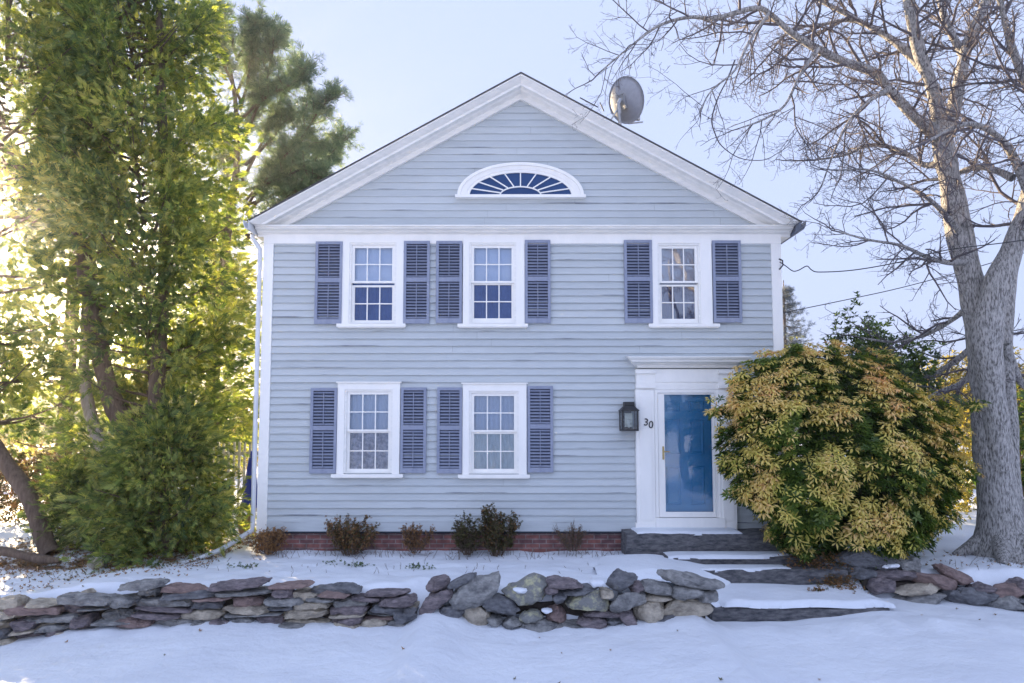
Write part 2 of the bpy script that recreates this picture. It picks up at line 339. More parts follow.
# openings: (casing l, r, top, bottom), glass (l, r), glass rows, sill (l, r)
WIN = [dict(c=(342,403.5,235.5,324), g=(354.5,392), gy=(248,281,286.7,320), s=(336.5,405.5), lab='upper'),
       dict(c=(463,524.6,235.5,324), g=(474,511.5), gy=(248,281,284.5,318), s=(457.5,528), lab='upper'),
       dict(c=(652,712,236,324), g=(662,695), gy=(248.5,281,286,318.5), s=(649,720), lab='upper'),
       dict(c=(337,399.7,383,474), g=(349.5,388), gy=(394.5,429.5,433,469), s=(331,403), lab='lower'),
       dict(c=(462.5,526.6,384,474.5), g=(474,514), gy=(396,430,434,469), s=(458,530), lab='lower')]
HOLES = []
for q in WIN:
    y = (q['c'][2]+q['c'][3])/2
    q['X'] = [PX(v,y,-.04) for v in q['c'][:2]]; q['Z'] = [PZ(512,v,-.04) for v in q['c'][2:]]
    q['GX'] = [PX(v,y,0) for v in q['g']]; q['GZ'] = [PZ(512,v,0) for v in q['gy']]
    q['SX'] = [PX(v,q['c'][3],-.08) for v in q['s']]
    HOLES.append((q['GX'][0]-.078, q['GX'][1]+.078, q['Z'][1]+.010, q['GZ'][0]+.077))
DX0, DX1 = PX(655,450,-.03), PX(724,450,-.03); DZ1 = PZ(512,385,-.03); DZ0 = PZ(512,531,-.03)
HOLES.append((DX0-.03, DX1+.03, DZ0, DZ1+.02))
def siding():
    m = MB(); z = math.floor(Z_SB/EXP)*EXP; first = True
    while z < ap.z-.2:
        z0 = max(z, Z_SB) ; z1 = z+EXP
        zm = z0
        if zm > Z_CT-.05:
            # gable: clip to the slope
            zz = zm+.12
            xl = el.x+(zz-el.z)/(ap.z-el.z)*(ap.x-el.x); xr = er.x-(zz-er.z)/(ap.z-er.z)*(er.x-ap.x)
            xl = max(xl, XL+.02); xr = min(xr, XR-.02)
            if xr <= xl: break
            segs = [(xl, xr)]; t = .017
        else: segs = [(XL+.01, XR-.01)]; t = .027
        part = []
        for hx0,hx1,hz0,hz1 in HOLES:
            if z1 > hz0 and z0 < hz1:
                if z0 < hz0-.01: part.append((hx0,hx1,z0,hz0))
                if z1 > hz1+.01: part.append((hx0,hx1,hz1,z1))
                n = []
                for a,b in segs:
                    if hx1 <= a or hx0 >= b: n.append((a,b)); continue
                    if hx0 > a: n.append((a,hx0))
                    if hx1 < b: n.append((hx1,b))
                segs = n
        for a,b in segs:
            # split long boards with butt joints
            cuts = [a]; x = a+random.uniform(1.4,4.2)
            while x < b-.6: cuts.append(x); x += random.uniform(2.2,4.4)
            cuts.append(b)
            for c0,c1 in zip(cuts[:-1], cuts[1:]):
                j = random.uniform(-.0015,.0015); tt = t+random.uniform(-.002,.003)
                nseg = max(1, int((c1-c0)/.5)); 
                for s_ in range(nseg):
                    u0 = c0+(c1-c0)*s_/nseg; u1 = c0+(c1-c0)*(s_+1)/nseg
                    if s_ == nseg-1: u1 -= .0015
                    d0 = .0009*noise.noise(Vector((u0*1.3, z0*9, 1))); d1 = .0009*noise.noise(Vector((u1*1.3, z0*9, 1)))
                    m.add([(u0,-tt,z0+j+d0),(u1,-tt,z0+j+d1),(u1,-.002,z1+.004),(u0,-.002,z1+.004),(u0,0.004,z0+j+d0),(u1,0.004,z0+j+d1)],
                          [(0,1,2,3),(4,5,1,0)])
        for a,b,za,zb in part:
            ya = -t+(t-.002)*(za-z0)/EXP; yb = -t+(t-.002)*(zb-z0)/EXP
            m.add([(a,ya,za),(b,ya,za),(b,yb,zb),(a,yb,zb)],[(0,1,2,3)])
        z += EXP
    return m.build('siding', M['siding'], house, origin=(0,0,0))
siding()
b = MB(); b.box(XL+.1455, PX(636,525,-.1)+.01, -.034, .0, Z_SB-.003, Z_SB+.16); b.build('base_board', M['siding'], house, origin=(0,0,0))
b = MB()                                                       # side and back walls
b.box(XL+.003, XL+.12, .02, DEPTH, -.1, Z_FR+.3); b.box(XR-.12, XR-.003, .02, DEPTH, -.1, Z_FR+.3); b.box(XL+.12, XR-.12, DEPTH-.1, DEPTH, -.1, Z_FR+.3)
b.prism([(XL+.2,Z_FR+.3),(XR-.2,Z_FR+.3),(ap.x,ap.z-.2)], DEPTH-.1, DEPTH)
b.build('side_wall', M['siding'], house)
b = MB(); b.box(XL+.05, XR-.05, .015, .2, -.5, Z_SB+.006); b.build('brick_foundation', M['brick'], house, origin=(0,0,0))
b = MB(); b.box(XL-.0, XR+.0, -.028, .02, Z_SB-.035, Z_SB-.004); b.build('sill_board', M['dark'], house)
# corner boards
for (x0, x1) in ((XL-.01, XL+.145), (XR-.145, XR+.01)):
    b = MB(); b.box(x0, x1, -.035, .12, Z_SB-.03, Z_FR-.002); b.build('corner_board', M['trim'], house)
# frieze and cornice
b = MB(); b.box(XL-.012, XR+.012, -.034, .1, Z_FR, PZ(512,234,-.03)); b.build('frieze_board', M['trim'], house)
zf = PZ(512,234,-.03)
b = MB()
prof = [(-.036, zf-.005),(-.10,zf+.02),(-.10,zf+.035),(-.17,zf+.05),(-.17,zf+.085),(-.20,zf+.10),(-.20,Z_CT+.02),(.05,Z_CT+.05),(.05,zf-.005)]
x0, x1 = el.x+.02, er.x-.02
n = len(prof)
b.add([(x0,y,z) for y,z in prof]+[(x1,y,z) for y,z in prof], [tuple(range(n-1,-1,-1)), tuple(range(n,2*n))]+[(i,(i+1)%n,(i+1)%n+n,i+n) for i in range(n)])
b.build('cornice', M['trim_weather'], house)
# rake mouldings
V_ = [(0.0,YR),(0.035,YR),(.05,YR+.015),(.075,YR+.03),(.115,YR+.07),(.15,YR+.085),(.155,YR+.10),(.21,YR+.10),(.212,YR+.20),(.245,YR+.22),(.27,YR+.27),(.272,-.065),(.36,-.065),(.365,-.045),(.98,-.045),(1.0,-.02)]
def rake(side):
    e = el if side < 0 else er; b = MB(); A = []; B = []
    for v, y in V_:
        vv = v*vtot if v <= .36 and v < .3 else v*vtot
        A.append((ap.x, y, ap.z-vv-.012))
        # horizontal end: where it meets the cornice top, or the eave tip
        zz = Z_CT+.045
        xe = ap.x+(e.x-ap.x)*(ap.z-vv-zz)/(ap.z-e.z)
        lim = e.x
        if side < 0: xe = max(xe, lim)
        else: xe = min(xe, lim)
        B.append((xe, y, zroof(xe)-vv-.012))
    # stretch first part so that the frieze starts at v ~.55
    n = len(A); f = [(i,i+1,i+1+n,i+n) for i in range(n-1)]
    if side > 0: f = [tuple(reversed(q)) for q in f]
    b.add(A+B, f)
    b.add([B[i] for i in range(n)]+[(B[0][0], .05, B[0][2]), (B[-1][0], .05, B[-1][2])], [tuple(range(n))+(n+1,n)])
    return b.build('rake_moulding', M['trim_weather'], house)
# non-linear: crown + fascia get 62 percent, lower frieze the rest
V_ = [(0,YR),(.10,YR),(.13,YR+.02),(.24,YR+.055),(.33,YR+.09),(.34,YR+.105),(.50,YR+.105),(.505,YR+.20),(.56,YR+.22),(.60,YR+.25),(.61,-.075),(.64,-.07),(.65,-.052),(.93,-.052),(.94,-.066),(.99,-.066),(1.0,-.01)]
rake(-1); rake(1)
# roof
b = MB()
for e in (el, er):
    s = -1 if e is el else 1
    xo = e.x+s*.03; zo = zroof(e.x)-.03*abs((ap.z-e.z)/(ap.x-e.x))
    vs = []
    for y in (YR-.015, DEPTH+.3):
        vs += [(ap.x,y,ap.z+.012),(xo,y,zo+.012),(xo,y,zo-.008),(ap.x,y,ap.z-.008)]
    b.add(vs, [(0,1,2,3),(7,6,5,4),(0,4,5,1),(1,5,6,2),(2,6,7,3)])
b.build('roof', M['roof'], house)
# side eaves with soffit
for s, xw, e in ((-1, XL, el), (1, XR, er)):
    b = MB(); xa, xb = sorted((xw, e.x-s*.01))
    b.box(xa, xb, -.02, DEPTH, Z_CT-.10, Z_CT+.04)
    b.build('soffit', M['trim'], house)
# gutters
b = MB(); g0 = er.x+.0; zt = er.z+.0
prof = [(g0, zt-.15),(g0+.055, zt-.13),(g0+.085, zt-.06),(g0+.09, zt),(g0+.082, zt),(g0+.078,zt-.055),(g0+.05,zt-.12),(g0+.006,zt-.14),(g0+.006,zt),(g0,zt)]
b.prism(prof, YR-.02, DEPTH); b.build('gutter', M['gutter_dark'], house)
b = MB(); g0 = el.x; zt = el.z+.0
b.prism([(2*g0-x+ (0), z-er.z+el.z) for x,z in [(v[0]-er.x+el.x, v[1]) for v in prof]], YR-.02, DEPTH); b.build('gutter', M['gutter'], house)
# downspout and ground extension
b = MB(); xd = XL-.06
p0 = Vector((el.x-.06, -.05, el.z-.14))
pts = [p0, p0+Vector((0,0,-.06)), Vector((xd, -.05, Z_FR-.10)), Vector((xd,-.05,Z_FR-.2)), Vector((xd,-.05,Z_SB+.15)), Vector((xd,-.08,Z_SB+.02)), P(222,549,-.35), P(196,560,-.6), P(170,567,-.75)]
b.tube(pts, .038, 8); b.build('downspout', M['gutter'], house, smooth=True)
# ---- windows
def rect_frame(b, x0,x1,z0,z1, l,r,t,bo, y0,y1):
    b.box(x0,x0+l,y0,y1,z0,z1); b.box(x1-r,x1,y0,y1,z0,z1)
    b.box(x0+l,x1-r,y0+.0005,y1,z1-t,z1); 
    if bo: b.box(x0+l,x1-r,y0+.0005,y1,z0,z0+bo)
CURT = [('blind_hi','blind'),('blind_hi','blind'),('blind_hi','blind'),('curtain','lace'),('curtain','sheer')]  # third pair puts that window's reflected pale and blue into cloth colours
M['blind_hi'] = simple('pale_blue_roller_shade', (.58,.68,.86), (.72,.79,.92), .9, 3)
for k, q in enumerate(WIN):
    x0,x1 = q['X']; z1,z0 = q['Z']; gx0,gx1 = q['GX']; gz = q['GZ']
    st = .045                                                       # sash stile
    b = MB()
    rect_frame(b, x0,x1,z0,z1, gx0-st-.03-x0, x1-gx1-st-.03, z1-(gz[0]+st+.03), 0, -.048, .03)
    wn = b.build('window', M['trim'], house, origin=(x0,0,z0))
    b = MB(); rect_frame(b, gx0-st-.03, gx1+st+.03, z0+.012, gz[0]+st+.03, .03,.03,.03,.012, -.032,.10); b.build('frame', M['trim_weather'], wn)
    b = MB(); b.box(q['SX'][0], q['SX'][1], -.095, .02, z0-.05, z0); b.box(q['SX'][0]+.02, q['SX'][1]-.02, -.075, .02, z0-.062, z0-.0505); b.build('sill', M['trim'], wn)
    if k > 2 or True:
        b = MB(); b.box(x0-.02, x1+.02, -.075, 0, z1+.001, z1+.02)
        if k > 2: b.build('drip_cap', M['trim'], wn)
    for j,(za,zb,yy) in enumerate(((gz[0],gz[1],-.006),(gz[2],gz[3],.030))):
        top, bot = za, zb
        b = MB(); bt = st if j == 0 else (zb-(z0+.012))-.005
        bb = .030 if j == 0 else max(.03, bt)
        tt = st if j == 0 else .030
        rect_frame(b, gx0-st, gx1+st, bot-bb, top+tt, st,st,tt,bb, yy, yy+.034)
        W = gx1-gx0; H = top-bot
        for c in (1,2): b.box(gx0+W*c/3-.0085, gx0+W*c/3+.0085, yy+.002, yy+.018, bot, top)
        for c in (0,1,2):
            xa = gx0+W*c/3+(.0085 if c else 0); xb = gx0+W*(c+1)/3-(.0085 if c < 2 else 0)
            b.box(xa, xb, yy+.0025, yy+.018, bot+H/2-.0085, bot+H/2+.0085)
        sh = b.build('sash', M['trim'], wn)
        b = MB(); b.add([(gx0,yy+.02,bot),(gx1,yy+.02,bot),(gx1,yy+.02,top),(gx0,yy+.02,top)], [(0,1,2,3)]); b.build('glass', M['glass_hi' if k == 2 else 'glass_mid' if k > 2 else 'glass'], wn)
    # curtain behind the glass, gently pleated
    for j,(za,zb,mt) in enumerate(((gz[0]+.05,gz[1]-.03,CURT[k][0]),(gz[1]-.032,gz[3]-.06,CURT[k][1]))):
        if mt == 'dark' : continue
        b = MB(); n = 46; vs = []
        amp = 0.001 if mt in ('blind_hi',) else .010
        for i in range(n+1):
            x = gx0-.05+(gx1-gx0+.1)*i/n; y = .072+amp*.5*math.sin(i*1.35+k)+amp*.5*math.sin(i*.43)
            vs += [(x,y,zb),(x,y,za)]
        b.add(vs, [(2*i,2*i+2,2*i+3,2*i+1) for i in range(n)])
        b.build('roller_shade' if mt in ('blind_hi',) else 'curtain', M[mt], wn, smooth=True)
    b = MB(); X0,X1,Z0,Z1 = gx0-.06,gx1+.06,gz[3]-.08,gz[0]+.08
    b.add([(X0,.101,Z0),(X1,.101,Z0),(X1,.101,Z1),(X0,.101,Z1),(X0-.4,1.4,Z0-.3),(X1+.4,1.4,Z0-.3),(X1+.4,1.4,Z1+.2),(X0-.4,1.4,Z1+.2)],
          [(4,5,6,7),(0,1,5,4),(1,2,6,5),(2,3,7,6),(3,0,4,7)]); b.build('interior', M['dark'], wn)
# ---- shutters
M['shadow_back'] = simple('louvre_gap_shade', (.05,.06,.10), (.07,.085,.13), .9)
SH = [(315,342,241.5,324),(403.5,429.5,241,323.5),(436,462,241,323),(525,550.5,240,323),(624.5,652.5,240,323),(713,741.5,240.5,322.5),
      (310,336.5,388,473.5),(400.5,426,387.5,473),(437,462,387.5,473.5),(527.5,553,386,472.5)]
for i,(a,c,t,bo) in enumerate(SH):
    y = (t+bo)/2; x0,x1 = PX(a,y,-.05),PX(c,y,-.05); z1,z0 = PZ(512,t,-.05),PZ(512,bo,-.05)
    stl = .042; b = MB(); zm = z0+(z1-z0)*.53
    b.box(x0,x0+stl,-.062,-.026,z0,z1); b.box(x1-stl,x1,-.062,-.026,z0,z1)
    for ra,rb in ((z1-.045,z1),(zm-.035,zm+.035),(z0,z0+.075)): b.box(x0+stl,x1-stl,-.061,-.027,ra,rb)
    for px_ in (x0-.004,x1-.02):                                       # hinges / hooks
        b.box(px_,px_+.024,-.066,-.062,z1-.18,z1-.165)
    sh = b.build('shutter', M['shutter'], house, origin=(x0,0,z0))
    b = MB(); b.box(x0+stl,x1-stl,-.0275,-.0265,z0+.05,z1-.03); b.build('gap_shade', M['shadow_back'], sh)  # dark sheet standing in for the shade between the louvres
    for ra,rb in ((zm+.035,z1-.045),(z0+.075,zm-.035)):
        b = MB(); nl = int((rb-ra)/.046); h = (rb-ra)/nl
        tilt = random.uniform(.9,1.05)
        for k in range(nl):
            zc = ra+h*(k+.5); dz = .0125*tilt; dy = .013; jj = random.uniform(-.0008,.0008)
            b.add([(x0+stl,-.058,zc-dz+jj),(x1-stl,-.058,zc-dz+jj*.3),(x1-stl,-.034,zc+dz),(x0+stl,-.034,zc+dz),
                   (x0+stl,-.052,zc-dz+jj-.004),(x1-stl,-.052,zc-dz-.004+jj*.3),(x1-stl,-.029,zc+dz-.004),(x0+stl,-.029,zc+dz-.004)],
                  [(0,1,2,3),(7,6,5,4),(0,4,5,1),(2,6,7,3)])
        b.build('louvres', M['shutter'], sh)
        b = MB(); xm = (x0+x1)/2; b.box(xm-.006,xm+.006,-.069,-.058,ra+.02,rb-.02); b.build('tilt_rod', M['shutter'], sh)
# ---- fanlight
fc = P(520.5,195.5,-.04); ax = P(585,195,-.04).x-fc.x-.02; bz = PZ(520.5,162.5,-.06)-fc.z
def ell(a, b_, t0=0, t1=math.pi, n=28, c=fc): return [(c.x+a*math.cos(t0+(t1-t0)*i/n), c.z+b_*math.sin(t0+(t1-t0)*i/n)) for i in range(n+1)]
def arc_ring(b, ao,bo,ai,bi,y0,y1,n=28, y0i=None, c=fc):
    O = ell(ao,bo,n=n,c=c); I = ell(ai,bi,n=n,c=c); y0i = y0 if y0i is None else y0i
    vs = [(x,y0,z) for x,z in O]+[(x,y0i,z) for x,z in I]+[(x,y1,z) for x,z in O]+[(x,y1,z) for x,z in I]; m = n+1
    fs = []
    for i in range(n): fs += [(i,i+1,m+i+1,m+i),(2*m+i,2*m+i+1,i+1,i),(m+i,m+i+1,3*m+i+1,3*m+i)]
    b.add(vs, fs)
ai = P(571.5,195,-.04).x-fc.x; bi = PZ(520.5,172.5,-.04)-fc.z
b = MB(); arc_ring(b, ax,bz,ax-.05,bz-.045,-.085,.0,y0i=-.085); arc_ring(b, ax-.05,bz-.045,ai+.05,bi+.045,-.065,.0,y0i=-.055); arc_ring(b, ai+.05,bi+.045,ai,bi,-.045,0)
fl = b.build('fanlight', M['trim'], house, origin=fc)
b = MB(); b.box(fc.x-ax-.03,fc.x+ax+.03,-.105,.0,fc.z-.045,fc.z); b.build('sill', M['trim'], fl)
b = MB(); pl = ell(ai+.01,bi+.01); b.add([(x,-.021,z) for x,z in pl], [tuple(range(len(pl)))]); b.build('glass', M['dark_glass'], fl)
b = MB(); a2,b2 = ai*.42,bi*.42
arc_ring(b, a2,b2,a2-.02,b2-.02,-.040,-.02,n=16)
for k in range(1,10):
    t = math.pi*k/10; b.beam((fc.x+a2*math.cos(t),-.03,fc.z+b2*math.sin(t)),(fc.x+ai*math.cos(t),-.03,fc.z+bi*math.sin(t)),.018,.018)
b.build('muntins', M['trim'], fl)
# ---- doorway
def hb(b, x0,x1,t,bo,y0,y1,Y=-.1): b.box(PX(x0,(t+bo)/2,Y),PX(x1,(t+bo)/2,Y),y0,y1,PZ(512,bo,Y),PZ(512,t,Y))
b = MB()
hb(b,636.5,736,384,389.5,-.09,.02); hb(b,636.5,736,369,384,-.085,.02); hb(b,655.3,719,373,382,-.097,-.084)
dw = b.build('door_surround', M['trim'], house, origin=(PX(686,400),0,0))
b = MB(); zt = PZ(512,356.5,-.3)
prof = [(0,zt-.155),(-.10,zt-.155),(-.11,zt-.11),(-.14,zt-.10),(-.16,zt-.085),(-.25,zt-.075),(-.26,zt-.05),(-.285,zt-.03),(-.30,zt-.012),(-.30,zt),(0,zt+.035)]
wd = [.0,.0,.02,.03,.05,.12,.14,.17,.185,.185,.185]
xa, xb = PX(638,365,-.1), PX(735,365,-.1); n = len(prof)
b.add([(xa-wd[i],y,z) for i,(y,z) in enumerate(prof)]+[(xb+wd[i],y,z) for i,(y,z) in enumerate(prof)], [tuple(range(n-1,-1,-1)), tuple(range(n,2*n))]+[(i,(i+1)%n,(i+1)%n+n,i+n) for i in range(n-1)])
b.build('door_cornice', M['trim_weather'], dw)
for x0,x1 in ((636.5,655),(719.2,736)):
    b = MB(); hb(b,x0,x1,389.7,531,-.10,.02)
    w_ = x1-x0
    hb(b,x0+w_*.18,x1-w_*.18,396,520,-.112,-.10); hb(b,x0-.8,x1+.8,369.5,373.5,-.12,-.02); hb(b,x0-.5,x1+.5,384,388,-.125,-.02); hb(b,x0-.6,x1+.6,523,531,-.118,-.02)
    b.build('pilaster', M['trim'], dw)
zb = PZ(512,517.5,-.07)
b = MB(); x0,x1 = PX(655.2,450,-.1),PX(719,450,-.1); zt = PZ(512,389.6,-.1)
b.box(x0,x0+.05,-.088,.02,zb,zt); b.box(x1-.05,x1,-.088,.02,zb,zt); b.box(x0+.05,x1-.05,-.0875,.02,zt-.05,zt); b.build('door_jamb', M['trim'], dw)
b = MB(); hb(b,655.8,725,518,531,-.13,.02); b.build('threshold', M['trim'], dw)
sx0,sx1 = x0+.055,x1-.055; sz0,sz1 = zb+.005,zt-.055
gx0,gx1 = PX(665,450,-.08),PX(712.5,450,-.08); gz1,gz0 = PZ(512,394.5,-.08),PZ(512,512,-.08)
b = MB(); rect_frame(b,sx0,sx1,sz0,sz1,gx0-sx0,sx1-gx1,sz1-gz1,gz0-sz0,-.078,-.045)
sd = b.build('storm_door', M['trim'], dw, origin=(sx0,0,sz0))
b = MB(); b.add([(gx0,-.06,gz0),(gx1,-.06,gz0),(gx1,-.06,gz1),(gx0,-.06,gz1)],[(0,1,2,3)]); b.build('glass', M['storm_glass'], sd)
b = MB(); hp = P(663.3,453,-.08); b.box(hp.x-.014,hp.x+.014,-.086,-.078,hp.z-.10,hp.z+.10); b.tube([(hp.x,-.086,hp.z+.02),(hp.x,-.12,hp.z+.02),(hp.x+.09,-.125,hp.z+.022)],.008,8); b.tube([(hp.x,-.086,hp.z-.06),(hp.x,-.105,hp.z-.06)],.011,8); b.build('handle', M['brass'], sd)
# blue six panel door
b = MB(); yd = .03; W = sx1-sx0
b.box(sx0+.0,sx1-.0,yd,yd+.045,sz0,sz1)
def panel(b, xa,xb,za,zb_):
    o = .022
    b.add([(xa,yd-.0005,za),(xb,yd-.0005,za),(xb,yd-.0005,zb_),(xa,yd-.0005,zb_),(xa+o,yd-.016,za+o),(xb-o,yd-.016,za+o),(xb-o,yd-.016,zb_-o),(xa+o,yd-.016,zb_-o)],
          [(0,1,5,4),(1,2,6,5),(2,3,7,6),(3,0,4,7)])
    o2 = .05
    b.add([(xa+o,yd-.016,za+o),(xb-o,yd-.016,za+o),(xb-o,yd-.016,zb_-o),(xa+o,yd-.016,zb_-o),(xa+o2,yd-.003,za+o2),(xb-o2,yd-.003,za+o2),(xb-o2,yd-.003,zb_-o2),(xa+o2,yd-.003,zb_-o2)],
          [(0,1,5,4),(1,2,6,5),(2,3,7,6),(3,0,4,7),(4,5,6,7)])
H = sz1-sz0; st_ = W*.15; pw = (W-3*st_)/2
for c in (0,1):
    xa = sx0+st_+c*(pw+st_)
    for za,zb_ in ((.09,.41),(.50,.79),(.85,.94)): panel(b, xa, xa+pw, sz0+H*za, sz0+H*zb_)
b.build('front_door', M['door_blue'], dw)
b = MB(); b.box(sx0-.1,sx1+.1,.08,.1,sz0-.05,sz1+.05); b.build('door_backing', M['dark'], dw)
# house number
def text_mesh(ch, size, loc, name, mat, parent, rot=0):
    cu = bpy.data.curves.new('t','FONT'); cu.body = ch; cu.size = size; cu.extrude = .004; cu.bevel_depth = .0012
    cu.align_x = 'CENTER'; cu.align_y = 'CENTER'
    o = bpy.data.objects.new('t', cu); COL.objects.link(o); dg = bpy.context.evaluated_depsgraph_get()
    me = bpy.data.meshes.new_from_object(o.evaluated_get(dg)); bpy.data.objects.remove(o)
    me.transform(Matrix.Translation(loc) @ Matrix.Rotation(R(90),4,'X') @ Matrix.Rotation(rot,4,'Z')); me.name = name
    return link(name, me, mat, parent)
text_mesh('3', .155, P(646.2,422.5,-.118), 'house_number', M['black_metal'], dw, -.12)
text_mesh('0', .155, P(651.0,425.0,-.118), 'house_number', M['black_metal'], dw, -.12)
# wall lantern
lx0,lx1 = PX(620.5,415,-.15),PX(637,415,-.15); lz1,lz0 = PZ(512,402,-.15),PZ(512,431,-.15); lm = (lx0+lx1)/2; H = lz1-lz0; hw = (lx1-lx0)/2
b = MB(); b.box(lm-.06,lm+.06,-.035,-.012,lz0+.03,lz1-.02); b.box(lm-.015,lm+.015,-.07,-.035,lz1-.10,lz1-.07)
yc = -.16
def taper(b, w0,w1,z0,z1,d0=None,d1=None):
    d0 = d0 or w0; d1 = d1 or w1
    b.add([(lm-w0,yc-d0,z0),(lm+w0,yc-d0,z0),(lm+w0,yc+d0,z0),(lm-w0,yc+d0,z0),(lm-w1,yc-d1,z1),(lm+w1,yc-d1,z1),(lm+w1,yc+d1,z1),(lm-w1,yc+d1,z1)],[(3,2,1,0),(4,5,6,7),(0,1,5,4),(1,2,6,5),(2,3,7,6),(3,0,4,7)])
taper(b,hw,hw,lz0,lz0+.03); zg0,zg1 = lz0+.03,lz1-.14
for sx in (-1,1):
    for sy in (-1,1): b.box(lm+sx*(hw-.012)-.012,lm+sx*(hw-.012)+.012,yc+sy*(hw-.012)-.012,yc+sy*(hw-.012)+.012,zg0,zg1)
taper(b,hw*1.08,hw*1.08,zg1,zg1+.02); taper(b,hw*1.0,hw*.55,zg1+.0205,zg1+.085); taper(b,hw*.6,hw*.6,zg1+.0855,lz1)
ln = b.build('wall_lantern', M['black_metal'], house, origin=(lm,0,lz0))
b = MB(); 
for sy in (-1,): b.box(lm-hw+.024,lm+hw-.024,yc-hw+.008,yc-hw+.012,zg0,zg1)
b.box(lm-hw+.006,lm-hw+.01,yc-hw+.024,yc+hw-.024,zg0,zg1); b.box(lm+hw-.01,lm+hw-.006,yc-hw+.024,yc+hw-.024,zg0,zg1); b.build('glass', M['glass'], ln)
b = MB(); b.lathe([(.012,0),(.03,.02),(.038,.06),(.03,.11),(.012,.14)],(lm,yc,zg0+.02),10); b.box(lm-.06,lm+.06,yc+.02,yc+.025,zg0+.03,zg1-.03); b.build('bulb_glow_panel', M['cream'], ln)  # cream panel added behind the lamp glass, pale glow put into its colour
# cable bracket at the right corner
b = MB(); bx = P(779,262,-.03); b.tube([bx+Vector((0,0,.05)),bx+Vector((.05,-.02,.02)),bx+Vector((.05,-.03,-.06)),bx+Vector((0,0,-.12))],.012,6); b.build('cable_bracket', M['black_metal'], house)
# ------------------------------------------------------------ satellite dish
dc = P(623.5,100.5,.35); base = Vector((P(622,127,.35).x, .35, zroof(P(622,127,.35).x)+.03))
dish = empty('satellite_dish', base, 'grey satellite dish mounted on the right slope of the roof', 'satellite dish')
nrm = Vector((.68,.62,.36)).normalized()        # looks away from the camera
zz = Vector((0,0,1)); u = nrm.cross(zz).normalized(); v = u.cross(nrm)
ra, rb = .35, .375; b = MB(); rings = 6; seg = 28; vs = []
Tilt = Matrix.Rotation(R(-4),3,nrm)
for side in (0,1):
    for i in range(rings+1):
        r = i/rings
        for k in range(seg):
            t = 2*math.pi*k/seg; p = u*ra*r*math.cos(t)+v*rb*r*math.sin(t)+nrm*(.085*r*r-(.012 if side == 0 else 0))
            vs.append(dc+Tilt@p)
fs = []; n1 = (rings+1)*seg
for s_ in (0,1):
    for i in range(rings):
        for k in range(seg):
            q = (s_*n1+i*seg+k, s_*n1+i*seg+(k+1)%seg, s_*n1+(i+1)*seg+(k+1)%seg, s_*n1+(i+1)*seg+k); fs.append(q if s_ else q[::-1])
for k in range(seg): fs.append((rings*seg+k, rings*seg+(k+1)%seg, n1+rings*seg+(k+1)%seg, n1+rings*seg+k))
b.add(vs, fs); b.build('reflector', M['dish'], dish, smooth=True)
b = MB(); bk = dc-nrm*.05
b.beam(bk-v*.14, bk+v*.10, .13, .05); b.tube([bk-nrm*.03+v*.02, bk-nrm*.12-v*.05, bk-nrm*.14-v*.2],[.035,.035,.03],8); b.build('bracket', M['metal'], dish)
b = MB(); b.tube([bk-nrm*.12-v*.02, Vector((base.x-.02,.33,base.z+.22)), base+Vector((0,0,.0))],.028,8)
b.tube([bk-nrm*.12-v*.1, base+Vector((-.36,.0,.36*.53+.0))],.016,6); b.box(base.x-.09,base.x+.09,.27,.43,base.z-.04,base.z+.025); b.build('mast', M['metal'], dish)
b = MB(); b.tube([dc-v*rb, dc-v*.38+nrm*.4],.014,6); b.box(dc.x+nrm.x*.42-.03,dc.x+nrm.x*.42+.03,dc.y+nrm.y*.42-.03,dc.y+nrm.y*.42+.03,dc.z-v.z*.34+nrm.z*.4-.04,dc.z-v.z*.34+nrm.z*.4+.03); b.build('feed_arm', M['metal'], dish)
b = MB(); b.tube([P(580,100.5,.3)+Vector((0,0,.05)), P(598,110,.3)+Vector((0,0,.05)), P(600,107,.3)+Vector((0,0,.08)), P(604,113,.3)+Vector((0,0,.03))],.01,5); b.build('cable', M['black_metal'], dish)
